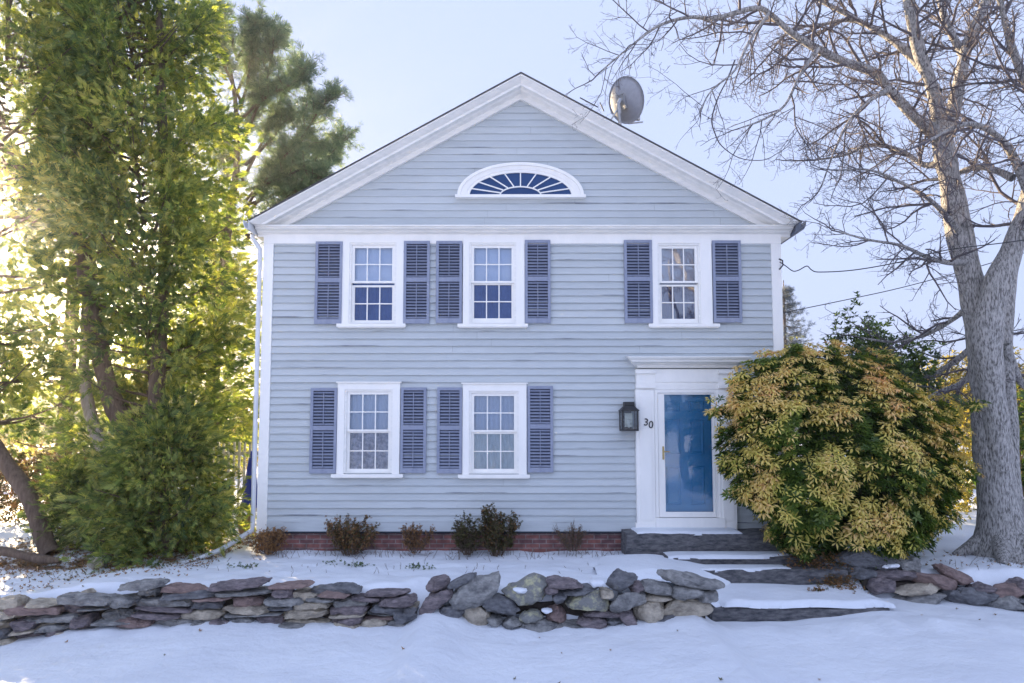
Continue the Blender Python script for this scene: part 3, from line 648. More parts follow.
# ------------------------------------------------------------ stones
def _cubesphere(n=9):
    vs = {}; V = []; Fc = []
    def vid(p):
        k = tuple(round(c,5) for c in p)
        if k not in vs: vs[k] = len(V); V.append(p)
        return vs[k]
    for ax in range(3):
        for s in (-1,1):
            for i in range(n):
                for j in range(n):
                    q = []
                    for di,dj in ((0,0),(1,0),(1,1),(0,1)):
                        a = -1+2*(i+di)/n; b_ = -1+2*(j+dj)/n; p = [0,0,0]; p[ax] = s; p[(ax+1)%3] = a; p[(ax+2)%3] = b_
                        q.append(vid(tuple(p)))
                    Fc.append(tuple(q) if s > 0 else tuple(q[::-1]))
    return np.array(V), Fc
CSV, CSF = _cubesphere()
def stone_mesh(w, h, d, seed, k=3.2, rough=.10, flat=False):
    V = CSV.copy(); ln = (np.abs(V)**k).sum(1)**(1/k); V = V/ln[:,None]
    rs = np.random.default_rng(seed)
    for _ in range(7 if flat else 13):                                   # chisel with random planes
        n = rs.normal(size=3); n[1] *= .6; n /= np.linalg.norm(n); lim = rs.uniform(.86,1.1) if flat else rs.uniform(.62,1.0)
        dd = V@n; m = dd > lim; V[m] -= np.outer(dd[m]-lim, n)*.92
    # shear / taper
    V[:,2] *= 1+rs.uniform(-.2,.2)*V[:,0]; V[:,0] += rs.uniform(-.25,.25)*V[:,2]*min(1,h/w*(.6 if flat else 1.5))
    V *= np.array([w/2,d/2,h/2])/np.abs(V).max(0)
    sc = min(w,h*1.6); off = seed*3.17
    for i in range(len(V)):
        p = Vector(V[i])*(2.2/sc)+Vector((off,0,0)); nn = noise.noise_vector(p); n2 = noise.noise_vector(p*2.7)
        n3 = noise.noise_vector(p*6.1); V[i] += (np.array(nn)*.6+np.array(n2)*.4+np.array(n3)*.22)*sc*rough
    return V
SEED = [100]
def stone(parent, cx, cz, w, h, Y, rot=0, mat='stone_gray', d=None, k=3.2, name='stone', smooth=True, flat=False):
    """stone with centre at world (cx, Y, cz)"""
    SEED[0] += 1; d = d or max(.22, min(.4, w*.7))
    V = stone_mesh(w, h, d, SEED[0], k, flat=flat, rough=.19 if flat else .12); smooth = False; me = bpy.data.meshes.new(name); me.from_pydata([tuple(v) for v in V], [], CSF)
    me.transform(Matrix.Rotation(random.uniform(-.12,.12),4,'Z') @ Matrix.Rotation(-R(rot),4,'Y'))
    me.transform(Matrix.Translation((cx,Y,cz)))
    return link(name, me, M[mat], parent, origin=(cx,Y,cz), smooth=smooth)
def stone_px(parent, x, y, w, h, Y, rot=0, mat='stone_gray', **kw):
    p = P(x,y,Y); s = (Y+D)/F
    return stone(parent, p.x, p.z, w*s, h*s, p.y, rot, mat, **kw)
YW = -2.42
wl = empty('dry_stone_wall', (P(210,628,YW).x, YW, -.5), 'long low dry stone wall of flat purple slabs on the left', 'stone wall')
TOP = [(-70,600),(0,598),(20,596.5),(58,603),(62,596),(75,592.5),(100,596),(103,603),(108,600),(122,592),(127,581),(180,580.5),(183,588),(193,583),(197,580),(238,580),(243,583.5),(300,583),(305,582),(355,586),(362,592),(370,590),(412,592),(415,600)]
BOT = [(-70,655),(0,648),(55,638),(100,629),(108,627),(120,631),(160,631),(178,626),(235,624),(250,627),(300,626),(360,627),(405,628),(415,622)]
def interp(T, x):
    for (a,b_),(c,d_) in zip(T[:-1],T[1:]):
        if a <= x <= c: return b_+(d_-b_)*(x-a)/(c-a)
    return T[-1][1]
cols = ['stone_purple']*4+['stone_dark']*2+['stone_gray']*5+['stone_red']*2+['stone_tan']*2
rr = random.Random(5)
def course_fill():
    # from the top row down; every row has its own heights
    rows = 7
    for r in range(rows):
        x = -66+rr.uniform(0,12)
        while x < 412:
            w = rr.choice([20,26,30,36,40,46,56]) if r else rr.choice([34,44,52,60])
            if x > 290 and r: w = min(w, 36)
            if x+w > 418: w = 418-x
            if w < 9: break
            xm = x+w/2
            if 100 < xm < 109 : x += w*.5; continue
            t = interp(TOP, xm); bo = interp(BOT, xm); hh = (bo+3-t)/rows
            u = xm/37.0
            edge = lambda k: t+hh*k+(0 if k in (0,rows) else 2.2*math.sin(u*2.1+k*1.7)+1.3*math.sin(u*5.3+k))
            ya, yb = edge(r), edge(r+1)
            if r and rr.random() < .16 and r < rows-1: yb = edge(r+1)+hh*.6; 
            m = rr.choice(cols)
            if r in (2,3) and rr.random() < .22: m = 'stone_tan'
            stone_px(wl, xm, (ya+yb)/2, w*.99, (yb-ya)*1.05, YW+rr.uniform(-.10,.07), rr.uniform(-5,5), m, k=rr.choice([4,5.5,8]), d=.3, flat=True)
            x += w
course_fill()
b = MB()
def core(path, y0, y1, parent):
    b = MB(); n = len(path); vs = []
    for (x,t,bo) in path:
        p = P(x,t,y0+.15); q = P(x,bo,y0+.15); vs += [(q.x,y0,q.z-.1),(p.x,y0,p.z),(p.x,y1,p.z),(q.x,y1,q.z-.1)]
    fs = [(4*i+a,4*(i+1)+a,4*(i+1)+(a+1)%4,4*i+(a+1)%4) for i in range(n-1) for a in range(4)]+[(0,1,2,3),tuple(4*(n-1)+a for a in (3,2,1,0))]
    b.add(vs, fs); b.build('earth_core', M['soil'], parent)
core([(x, interp(TOP,x)+9, interp(BOT,x)) for x in (-66,0,20,58,75,98,112,125,150,180,197,238,270,300,350,380,408)], YW+.05, YW+.28, wl)
wm = empty('dry_stone_wall', (P(570,625,YW).x, YW, -.5), 'boulder section of dry stone wall left of the stone steps', 'stone wall')
MID = [(120,38,80,38,15,'stone_purple'),(195,32,95,24,25,'stone_dark'),(115,92,118,48,28,'stone_purple'),(232,58,165,88,33,'stone_gray'),
(225,138,112,68,0,'stone_tan'),(315,105,118,64,-20,'stone_dark'),(292,154,48,30,0,'stone_gray'),(350,158,58,32,0,'stone_gray'),
(388,60,150,74,6,'stone_lichen'),(408,142,70,38,15,'stone_lichen'),(430,170,112,42,5,'stone_gray'),(484,132,62,56,0,'stone_red'),
(512,38,108,38,-5,'stone_purple'),(555,62,118,26,6,'stone_dark'),(580,97,128,62,0,'stone_lichen'),(490,84,48,36,0,'stone_dark'),
(622,134,120,18,0,'stone_purple'),(595,156,95,38,0,'stone_purple'),(528,168,120,24,0,'stone_gray'),(690,26,92,54,12,'stone_dark'),
(738,48,66,38,0,'stone_purple'),(702,97,112,54,5,'stone_gray'),(792,52,98,36,-3,'stone_gray'),(796,80,90,18,0,'stone_tan'),
(900,31,196,46,-9,'stone_gray'),(885,66,105,42,-2,'stone_gray'),(952,76,66,38,-5,'stone_gray'),(778,124,92,82,-32,'stone_tan'),
(885,119,165,72,2,'stone_tan'),(708,146,96,44,-42,'stone_purple'),(660,150,60,40,0,'stone_dark'),(160,128,90,44,10,'stone_dark'),(470,56,50,34,0,'stone_purple'),(640,70,40,26,0,'stone_tan'),(820,150,80,30,0,'stone_dark'),(270,90,60,40,0,'stone_dark')]
for x,y,w_,h_,r_,mt in MID:
    stone_px(wm, 400+x/3.103, 570.5+y/3.103, w_/3.103*1.06, h_/3.103*1.08, YW+rr.uniform(-.05,.05), r_, mt, k=rr.choice([2.4,2.8,3.4]), d=.34)
core([(x, t+8, bo-6) for x,t,bo in ((446,600,615),(470,590,626),(500,590,630),(540,592,628),(580,588,625),(610,590,622),(660,586,620),(702,592,616))], YW+.08, YW+.3, wm)
wr = empty('dry_stone_wall', (P(930,600,-1.3).x, -1.3, -.5), 'jumbled stone wall right of the steps below the bare tree', 'stone wall')
RT = [(450,215,205,66,-3,'stone_dark',-.95),(600,232,118,60,0,'stone_gray',-.95),(560,268,200,40,3,'stone_purple',-1.12),(700,295,180,50,-5,'stone_red',-1.2),(768,268,135,48,-32,'stone_red',-1.1),
(640,322,168,34,8,'stone_tan',-1.3),(640,357,210,56,5,'stone_gray',-1.32),(500,302,105,60,0,'stone_purple',-1.2),(845,345,170,58,3,'stone_dark',-1.3),(952,332,130,40,14,'stone_red',-1.3),(862,316,90,30,5,'stone_purple',-1.2),
(945,368,175,50,5,'stone_gray',-1.38),(1015,312,70,54,10,'stone_purple',-1.25),(440,262,100,40,0,'stone_dark',-1.05),(1030,372,110,44,0,'stone_dark',-1.4),(1110,350,150,60,3,'stone_gray',-1.42),(1200,360,150,60,3,'stone_purple',-1.45),(1100,385,160,40,3,'stone_dark',-1.45),(760,340,100,50,0,'stone_dark',-1.2)]
for x,y,w_,h_,r_,mt,Y in RT: stone_px(wr, 740+x/3.606, 500+y/3.606, w_/3.606*1.05, h_/3.606*1.05, Y, r_, mt, k=rr.choice([2.6,3.2]), d=.4)
core([(x,t+6,bo) for x,t,bo in ((858,568,585),(890,574,600),(940,574,604),(990,590,608),(1060,596,612))], -1.2, -.98, wr)
o = stone_px(None, 97, 564, 15, 12, -.75, 0, 'stone_tan', name='loose_rock'); tag(o, 'small tan rock lying alone in front of the leaning conifer', 'rock')
o = stone_px(None, 89, 592, 12, 8, -2.3, 5, 'stone_tan', name='loose_rock'); tag(o, 'small tan cap stone on the left stone wall', 'rock')
# ------------------------------------------------------------ steps
st = empty('stone_steps', (P(740,600,-1.5).x, -1.2, -.4), 'rough dark stone steps partly under snow leading to the blue door', 'steps')
def slab(x0,x1,y0,y1,z0,z1,seed):
    nx, ny, nz = int((x1-x0)/.06), 7, 5; V = []; idx = {}; Fc = []
    def vid(i,j,k):
        if (i,j,k) not in idx:
            x = x0+(x1-x0)*i/nx; y = y0+(y1-y0)*j/ny; z = z0+(z1-z0)*k/nz; p = Vector((x*3,y*3,z*5+seed))
            nv = noise.noise_vector(p)*.028+noise.noise_vector(p*3)*.014
            if j == 0: nv.y += .05*noise.noise(Vector((x*1.1,seed,0)))
            if k == nz: nv.z *= .5
            rd = .0
            if k == nz and j == 0: nv.y += .02; nv.z -= .015
            idx[(i,j,k)] = len(V); V.append((x+nv.x,y+nv.y,z+nv.z))
        return idx[(i,j,k)]
    for i in range(nx):
        for j in range(ny): Fc.append((vid(i,j,nz),vid(i+1,j,nz),vid(i+1,j+1,nz),vid(i,j+1,nz)))
        for k in range(nz): Fc.append((vid(i,0,k),vid(i+1,0,k),vid(i+1,0,k+1),vid(i,0,k+1)))
    for j in range(ny):
        for k in range(nz):
            Fc.append((vid(0,j,k),vid(0,j,k+1),vid(0,j+1,k+1),vid(0,j+1,k))); Fc.append((vid(nx,j,k),vid(nx,j+1,k),vid(nx,j+1,k+1),vid(nx,j,k+1)))
    b = MB(); b.add(V, Fc); return b.build('step', M['step'], st, origin=((x0+x1)/2,(y0+y1)/2,z0))
def PXz(px, py, Y): return P(px,py,Y)
a = P(626,535,-.5); slab(a.x, P(812,535,-.5).x, -.52, -.03, -.12, P(626,534,-.52).z, 3)
a = P(664,557,-.85); slab(a.x, P(824,557,-.85).x, -.88, -.54, -.2, a.z, 11)
a = P(694,570.5,-1.22); slab(a.x, P(848,571,-1.22).x, -1.24, -.9, -.36, a.z, 23)
a = P(712,608,-2.02); slab(a.x, P(884,606,-1.9).x, -2.02, -1.26, -.68, a.z, 31)
def snow_patch(outline_fn, x0,x1,y0,y1, zfn, thick=.04, res=.02, name='snow'):
    nx = int((x1-x0)/res); ny = max(3,int((y1-y0)/res)); V = []; keep = {}
    G = [[0]*(nx+1) for _ in range(ny+1)]
    for j in range(ny+1):
        for i in range(nx+1):
            x = x0+(x1-x0)*i/nx; y = y0+(y1-y0)*j/ny; G[j][i] = outline_fn(x,y)
    b = MB()
    for j in range(ny+1):
        for i in range(nx+1):
            x = x0+(x1-x0)*i/nx; y = y0+(y1-y0)*j/ny; m = G[j][i]; h = thick*min(1,max(0,m))**.5-(.025 if m <= 0 else 0)
            b.v.append((x,y,zfn(x,y)+h))
    w_ = nx+1
    for j in range(ny):
        for i in range(nx):
            if max(G[j][i],G[j][i+1],G[j+1][i],G[j+1][i+1]) > 0: b.f.append((j*w_+i,j*w_+i+1,(j+1)*w_+i+1,(j+1)*w_+i)); b.mi.append(0)
    o = b.build(name, M['snow'], smooth=True); return tag(o, kind='stuff')
def nz_(x,y,s=2.0,o=0): return noise.noise(Vector((x*s,y*s,o)))
# top landing, second, third, bottom tread
zt1 = P(626,534,-.52).z; zt2 = P(664,557,-.85).z; zt3 = P(694,570.5,-1.22).z; zt4 = P(712,608,-2.02).z
def edge(x,y,x0,x1,y0,y1,e=.12,o=0,n=.08,wy=.05):
    k = n*nz_(x,y*.5,2.3,o)
    return min((x-x0+k*2)/e, (x1-x+k*2)/e, (y-y0+k*.35)/wy, (y1-y+.02)/wy)
X1 = lambda px,py,Y: P(px,py,Y).x
def s1(x,y): return edge(x,y,X1(636,533,-.4),X1(742,533,-.4),-.47,-.03,o=1)
def s2(x,y): return edge(x,y,X1(668,556,-.8),X1(806,556,-.8),-.87+.15*sst(X1(760,556,-.8),X1(806,556,-.8),x),-.54,o=2,e=.3)
def s3(x,y): return edge(x,y,X1(690,569,-1.1),X1(790,569,-1.1),-1.2+.1*sst(X1(740,569,-1.1),X1(790,569,-1.1),x),-.9,o=4,e=.3)
def s4(x,y): return edge(x,y,X1(722,600,-1.9)-.25*sst(-2,-1.4,y),X1(872,600,-1.8)+.1,-2.0+.05*nz_(x,0,3,5),-1.2,o=5,e=.15)
snow_patch(s1, X1(630,533,-.4),X1(760,533,-.4),-.52,-.03, lambda x,y: zt1+.0, .035)
snow_patch(s2, X1(655,556,-.8),X1(815,556,-.8),-.92,-.5, lambda x,y: zt2+.0, .03)
snow_patch(s3, X1(680,569,-1.1),X1(800,569,-1.1),-1.26,-.86, lambda x,y: zt3+.0, .022)
snow_patch(s4, X1(715,600,-1.9)-.4,X1(886,600,-1.8)+.15,-2.05,-1.22, lambda x,y: zt4+.03*sst(-1.9,-1.3,y)+.02*nz_(x,y,2,9)+.02, .06)
# side bank of snow running from the upper lawn on to the steps
def sb(x,y):
    return edge(x,y,1.2,X1(712,575,-1.3)+.35*math.exp(-((y+1.1)/.25)**2),-1.95,-.55,o=8,e=.4,n=.14,wy=.2)
snow_patch(sb, 1.1, 3.4, -2.1, -.5, lambda x,y: -.0+.02-.42*sst(2.0,2.9,x)*sst(-.8,-2.2,y)-.10*sst(1.9,3.0,x)+.02*nz_(x,y,2,12)-.0, .09)
# little snow left on wall stones
for x,y,Y,w_ in ((547,611,-2.5,10),(478,584,-2.45,8),(596,583,-2.48,14),(520,590,-2.5,12),(893,566,-1.15,10),(886,567,-1.2,7)):
    p = P(x,y,Y); s = (Y+D)/F*w_
    V = stone_mesh(s*1.2, s*.5, s, 300+x, 2.2, .12); me = bpy.data.meshes.new('snow'); me.from_pydata([tuple(v+np.array(p)) for v in V], [], CSF)
    tag(link('snow', me, M['snow'], smooth=True), kind='stuff')
# ------------------------------------------------------------ foliage tools
def frames(d, roll):
    d = d/np.maximum(np.linalg.norm(d,axis=1,keepdims=True),1e-6)
    ref = np.where(np.abs(d[:,2:3])>.9, np.array([[1.,0,0]]), np.array([[0,0,1.]]))
    a = np.cross(ref, d); a /= np.linalg.norm(a,axis=1,keepdims=True); b = np.cross(d, a)
    c, s = np.cos(roll)[:,None], np.sin(roll)[:,None]
    return a*c+b*s, -a*s+b*c, d
def instance(TV, TQ, pos, d, scale, roll, tint, jit=.08, rng=RNG):
    ax, ay, az = frames(d, roll); n = len(pos); k = len(TV)
    V = pos[:,None,:]+scale[:,None,None]*(TV[None,:,0:1]*ax[:,None]+TV[None,:,1:2]*ay[:,None]+TV[None,:,2:3]*az[:,None])
    Q = TQ[None]+(np.arange(n)*k)[:,None,None]
    T = np.repeat(tint, k)
    nq = len(TQ)
    if jit:
        fj = np.zeros((n,k)); 
        for q in TQ: fj[:, q] = rng.normal(0, jit, (n,1))
        T = T+fj.ravel()
    return V.reshape(-1,3), Q.reshape(-1,TQ.shape[1]), T
def quadleaf(base, d, L_, w, n=(0,1,0), bend=0):
    base = np.array(base,float); d = np.array(d,float); d /= np.linalg.norm(d); s = np.cross(d, n); s /= np.linalg.norm(s)
    return [base, base+d*L_*.45+s*w/2, base+d*L_+np.array(n)*bend, base+d*L_*.45-s*w/2]
def template(leaves):
    V = np.array([v for l in leaves for v in l]); Q = np.arange(len(V)).reshape(-1,4); return V, Q
def t_spray():            # flat fan of scale leaves, plane x-z, growing +z
    L_ = []
    for k,(t,s) in enumerate(((-1.1,.45),(1.1,.45),(-.8,.6),(.8,.6),(-.5,.75),(.5,.75),(-.22,.9),(.22,.9),(0,1))):
        z = .26*(k//2)*.6
        L_.append(quadleaf((0,.02*(k%3-1),z*.6),(math.sin(t),.10*((k*7)%3-1),math.cos(t)),s*.85,.13*s+.05,(0,1,0),.06*((k*5)%3-1)))
    return template(L_)
def t_needles(n=14, w=.05, seed=1):
    rs = np.random.default_rng(seed); L_ = []
    for k in range(n):
        a = 2*math.pi*k/n*2.4; t = rs.uniform(.15,1.25)
        d = (math.sin(t)*math.cos(a), math.sin(t)*math.sin(a), math.cos(t)); L_.append(quadleaf((0,0,rs.uniform(0,.3)), d, rs.uniform(.7,1), w, (-math.sin(a),math.cos(a),.01)))
    return template(L_)
def t_rosette(n=7, droop=.9, L0=1, w=.3, seed=1):
    rs = np.random.default_rng(seed); L_ = []
    for k in range(n):
        a = 2*math.pi*k/n+rs.uniform(-.3,.3); t = droop+rs.uniform(-.25,.25); l = L0*rs.uniform(.75,1)
        r_ = np.array([math.cos(a), math.sin(a), 0]); s = np.array([-math.sin(a), math.cos(a), 0])
        p0 = np.zeros(3); p1 = r_*math.sin(t)*l*.5+np.array([0,0,math.cos(t)*l*.5+.05*l]); t2 = t+.45
        p2 = p1+r_*math.sin(t2)*l*.5+np.array([0,0,math.cos(t2)*l*.5])
        L_.append([p0, p1+s*w*l/2, p2, p1-s*w*l/2])
    return template(L_)
SPRAY = t_spray(); NEED = t_needles(14, .06); ROS = t_rosette(8, 1.25, 1, .30, 2); TWO = t_rosette(4, .8, 1, .45, 5)
def t_mop(n=18, seed=3):
    rs = np.random.default_rng(seed); L_ = []
    for k in range(n):
        a = 2*math.pi*k/n*2.6; r_ = np.array([math.cos(a), math.sin(a), 0]); s = np.array([-math.sin(a), math.cos(a), 0]); o = rs.uniform(.05,.38); t = rs.uniform(1.5,2.5); l = rs.uniform(.38,.6)
        p0 = r_*o+np.array([0,0,.15-.2*o]); d = r_*math.sin(t)+np.array([0,0,math.cos(t)]); p2 = p0+d*l; pm = p0+d*l*.45+np.array([0,0,.05])
        L_.append([p0, pm+s*.075, p2, pm-s*.075])
    return template(L_)
CLUS = t_mop()
def foliage(name, T, pos, d, scale, tint, mat, parent, jit=.08):
    n = len(pos)
    V,Q,t = instance(T[0],T[1],np.asarray(pos,float),np.asarray(d,float),np.asarray(scale,float),RNG.uniform(0,6.28,n),np.asarray(tint,float),jit); t = np.clip(t,0,1)
    me = mesh_np(name, V, Q, t); return link(name, me, mat, parent)
class Wood:
    def __init__(s): s.V = []; s.Q = []; s.n = 0
    def tube(s, pts, rad, sides):
        pts = np.asarray(pts,float); n = len(pts); rad = np.asarray(rad,float)
        d = np.gradient(pts, axis=0); d /= np.maximum(np.linalg.norm(d,axis=1,keepdims=True),1e-9)
        ref = np.array([.13,.31,.94]); 
        if abs(d.mean(0)@ref) > .93: ref = np.array([.96,.2,.1])
        a = np.cross(d, ref); a /= np.maximum(np.linalg.norm(a,axis=1,keepdims=True),1e-9); b = np.cross(d,a)
        th = np.arange(sides)*2*math.pi/sides
        r = pts[:,None]+rad[:,None,None]*(np.cos(th)[None,:,None]*a[:,None]+np.sin(th)[None,:,None]*b[:,None])
        s.V.append(r.reshape(-1,3)); i = np.arange(n-1)[:,None]*sides; k = np.arange(sides)[None]; k2 = (k+1)%sides
        q = np.stack([i+k,i+k2,i+sides+k2,i+sides+k],-1).reshape(-1,4)+s.n
        s.Q.append(q); s.n += n*sides
    def build(s, name, mat, parent, smooth=True):
        me = mesh_np(name, np.concatenate(s.V), np.concatenate(s.Q)); return link(name, me, mat, parent, smooth=smooth)
def catmull(pts, k=4):
    pts = [np.asarray(p,float) for p in pts]; P_ = [2*pts[0]-pts[1]]+pts+[2*pts[-1]-pts[-2]]; out = []
    for i in range(1,len(P_)-2):
        for j in range(k):
            t = j/k; a,b,c,d = P_[i-1],P_[i],P_[i+1],P_[i+2]
            out.append(.5*((2*b)+(-a+c)*t+(2*a-5*b+4*c-d)*t*t+(-a+3*b-3*c+d)*t**3))
    out.append(pts[-1]); return np.array(out)
rg = random.Random(11)
def unit(v): return v/max(1e-9,np.linalg.norm(v))
def rvec(): return np.array([rg.gauss(0,1) for _ in range(3)])
def grow(wood, p, d, length, r, lvl, maxl, cfg, tips=None):
    seg = cfg['seg'][lvl]; n = max(2, int(length/seg)); pts = [p.copy()]; d = unit(d); dirs = [d]
    for i in range(n):
        d = unit(d+rvec()*cfg['wander'][lvl]+np.array([0,0,cfg['up'][lvl]])); p = p+d*length/n; pts.append(p.copy()); dirs.append(d)
    rad = np.linspace(r, max(cfg['rmin'], r*.35), n+1)
    wood[lvl if isinstance(wood, dict) else 0].tube(pts, rad, cfg['sides'][lvl])
    if tips is not None and lvl >= cfg.get('tiplvl',maxl): tips.append((pts[-1], dirs[-1]))
    if lvl >= maxl: return
    nc = max(1, int(length/cfg['space'][lvl]*rg.uniform(.8,1.2)))
    for c in range(nc):
        t = cfg['start'][lvl]+(1-cfg['start'][lvl])*(c+rg.random())/nc; x = min(n-1e-3, t*n); i = int(x)
        q = pts[i]+(pts[i+1]-pts[i])*(x-i); dd = dirs[i+1]
        perp = unit(np.cross(dd, rvec())); ang = R(rg.uniform(*cfg['ang'][lvl]))
        nd = dd*math.cos(ang)+perp*math.sin(ang)
        ln = length*cfg['ratio'][lvl]*rg.uniform(.55,1.15)*(1-.45*t)
        grow(wood, q, nd, ln, min(rad[i]*.62, cfg['rl'][lvl]*rg.uniform(.7,1.2)), lvl+1, maxl, cfg, tips)
def wpath(path, Ys, sc=1.0):
    """path (px, py, r px) + depth at each -> points, radii"""
    pts = []; rad = []
    for (x,y,r),Y in zip(path, Ys):
        pts.append(np.array(P(x,y,Y))); rad.append(r*(Y+D)/F*sc)
    return pts, rad
# ------------------------------------------------------------ right bare tree
def limb(wood, path, Ys, sides=12, k=5, knob=.06, rs=1.0):
    if not hasattr(Ys,'__len__'): Ys = [Ys]*len(path)
    pts, rad = wpath(path, Ys); C = catmull(pts, k); r = np.interp(np.linspace(0,len(path)-1,len(C)), range(len(path)), rad)
    for i in range(len(r)): r[i] *= 1+knob*noise.noise(Vector(C[i])*2.3)*1.6
    wood.tube(C, r, sides); return C, r
def lin(a,b,n): return list(np.linspace(a,b,n))
bt = empty('bare_tree', P(1003,556,0), 'tall bare grey barked tree with forked trunk right of the big shrub', 'tree')
tw = Wood()
trunk_paths = [
 ([(1006,562,46),(1004,548,35),(1001,525,27),(997,490,22.5),(992,440,21),(988,390,20),(984,345,19),(976,300,17.5),(966,262,16),(958,225,14.5),(952,190,13.5),(946,160,13),(942,138,12)], lin(0,.0,13)),
 ([(1000,470,12),(996,420,14),(990,370,16),(987,335,18),(992,305,17),(1003,270,15),(1017,238,13),(1030,200,12),(1040,160,11),(1050,100,9),(1062,30,7),(1070,-60,5)], lin(-.15,-.7,12)),
 ([(1014,550,14),(1012,480,10),(1010,420,9),(1006,360,9),(1004,310,11),(1012,260,10),(1030,215,9),(1060,170,8)], lin(.45,1.6,8)),
]
trunk_paths = [([(x,y,r*(.77 if y < 530 else .84)) for x,y,r in pth], Ys) for pth, Ys in trunk_paths]
for pth, Ys in trunk_paths: limb(tw, pth, Ys, 18, 6, .10)
# root flare
for a,r in ((-1.2,.9),(-2.2,.8),(-.3,.8),(.6,.7),(3.0,.7)):
    c = np.array(P(1003,545,0)); e = c+np.array([math.cos(a)*r, math.sin(a)*r, -.18]); tw.tube(catmull([c+np.array([0,0,.25]), c+np.array([math.cos(a)*r*.5, math.sin(a)*r*.5, .0]), e],5), np.linspace(.22,.05,11), 8)
LIMBS = [
 ([(944,140,10),(930,128,7.5),(916,118,6.5),(889,89,6),(876,73,5.5),(845,62,5),(818,49,4.5),(792,33,4),(769,13,3.6),(754,8,3.2),(716,18,2.6),(690,17,2.2),(660,25,1.7),(632,45,1.2),(600,72,.9)], lin(0,-1.4,15)),
 ([(941,136,9),(938,110,8.5),(930,80,7.5),(920,53,7),(912,20,6),(905,-20,5),(895,-80,4)], lin(0,-.6,7)),
 ([(938,92,6),(925,72,5),(898,44,4),(871,27,3.2),(835,8,2.5),(800,-10,2)], lin(-.2,.8,6)),
 ([(943,140,9),(952,115,8),(960,80,7),(968,44,6.5),(987,0,6),(1000,-40,5),(1010,-90,4)], lin(0,.6,7)),
 ([(966,60,5),(950,30,4),(940,0,3.5),(930,-50,3)], lin(.3,1.0,4)),
 ([(1013,178,5),(998,171,4.5),(982,167,4),(965,170,3),(950,178,2.2),(925,180,1.6)], lin(-.6,.4,6)),
 ([(1030,195,6),(1010,150,4.5),(985,128,3.6),(960,125,2.6),(930,140,1.8)], lin(-.6,-1.6,5)),
 ([(960,232,5),(945,214,3.2),(925,196,2.4),(900,182,1.8),(870,170,1.4),(838,170,1)], lin(-.1,-1.4,6)),
 ([(965,262,5),(945,262,3),(925,256,2.3),(900,245,1.8),(870,240,1.4),(840,232,1.0)], lin(-.1,-1.5,6)),
 ([(975,300,5),(955,318,3),(925,335,2.2),(895,342,1.6),(862,338,1.1)], lin(.1,1.6,5)),
 ([(1004,312,6),(975,345,4),(945,368,3),(915,380,2.2),(885,372,1.6)], lin(1.2,2.6,5)),
 ([(984,366,5),(960,384,3.4),(940,392,2.5),(915,405,1.8)], lin(.4,1.0,4)),
 ([(1045,120,6),(1025,80,5),(1010,40,4),(1000,0,3),(985,-40,2)], lin(-.7,-1.6,5)),
 ([(1005,345,6),(1020,380,4),(1040,400,3),(1060,430,2)], lin(.8,1.2,4)),
 ([(946,160,6),(925,165,3.4),(900,150,2.6),(870,145,2),(845,155,1.5),(815,160,1.1)], lin(0,1.4,6)),
 ([(889,89,4),(870,100,2.4),(850,120,1.8),(835,150,1.4),(822,185,1)], lin(-.7,-1.1,5)),
 ([(818,49,3.2),(800,75,2.2),(785,105,1.6),(762,120,1.2),(740,128,.8)], lin(-.9,-1.5,5)),
 ([(769,13,2.6),(750,40,1.8),(735,70,1.4),(712,90,1.0),(700,110,.7)], lin(-1.1,-1.6,5)),
 ([(880,30,3.2),(850,20,2.4),(820,25,2),(790,30,1.6),(765,60,1.2)], lin(.4,1.4,5)),
]
LIMBS = [([(x,y_,r*.85) for x,y_,r in p], y) for p,y in LIMBS]
guided = [limb(tw, p, y, 8 if p[0][2] > 4 else 6, 5, .12) for p,y in LIMBS]
CFG = dict(seg=[.16,.13,.09,.07], wander=[.17,.24,.30,.3], up=[.015,.02,.03,.03], sides=[5,4,3,3], rmin=.0024, space=[.125,.08,.064,.1], start=[.08,.12,.15,.2], ang=[(28,70),(30,75),(30,80),(30,70)], ratio=[.55,.55,.5,.5], rl=[.013,.007,.0045,.003])
tips = []; twg = {0:Wood(),1:Wood(),2:Wood(),3:Wood()}
for gi,(C,r) in enumerate(guided):
    seglen = np.linalg.norm(np.diff(C,axis=0),axis=1); tot = seglen.sum(); cum = np.concatenate([[0],np.cumsum(seglen)])
    nch = int(tot/.2)
    for c in range(nch):
        s_ = tot*(.12+.88*(c+rg.random())/nch); i = min(len(C)-2, int(np.searchsorted(cum, s_)-1)); p = C[i]; dd = unit(C[i+1]-C[i])
        perp = unit(np.cross(dd, rvec())); ang = R(rg.uniform(30,75)); nd = dd*math.cos(ang)+perp*math.sin(ang)
        ln = rg.uniform(.6,1.7)*(1-.35*s_/tot)
        if p[2] < 6.2 and gi > 5: nd[2] -= .15; 
        grow(twg, p, nd, ln, min(.024, r[i]*.6), 0, 3 if ln > .7 else 2, CFG, tips)
    grow(twg, C[-1], unit(C[-1]-C[-3]), .7, r[-1], 0, 3, CFG, tips)
for C,r in [limb(Wood(), p, y, 4) for p,y in trunk_paths[1:2]]:
    for c in range(7):
        i = rg.randrange(len(C)//2, len(C)-1); p = C[i]; nd = unit(rvec()*np.array([1,1,.4])+np.array([0,0,.4])); grow(twg, p, nd, rg.uniform(1,2.2), .03, 0, 3, CFG, tips)
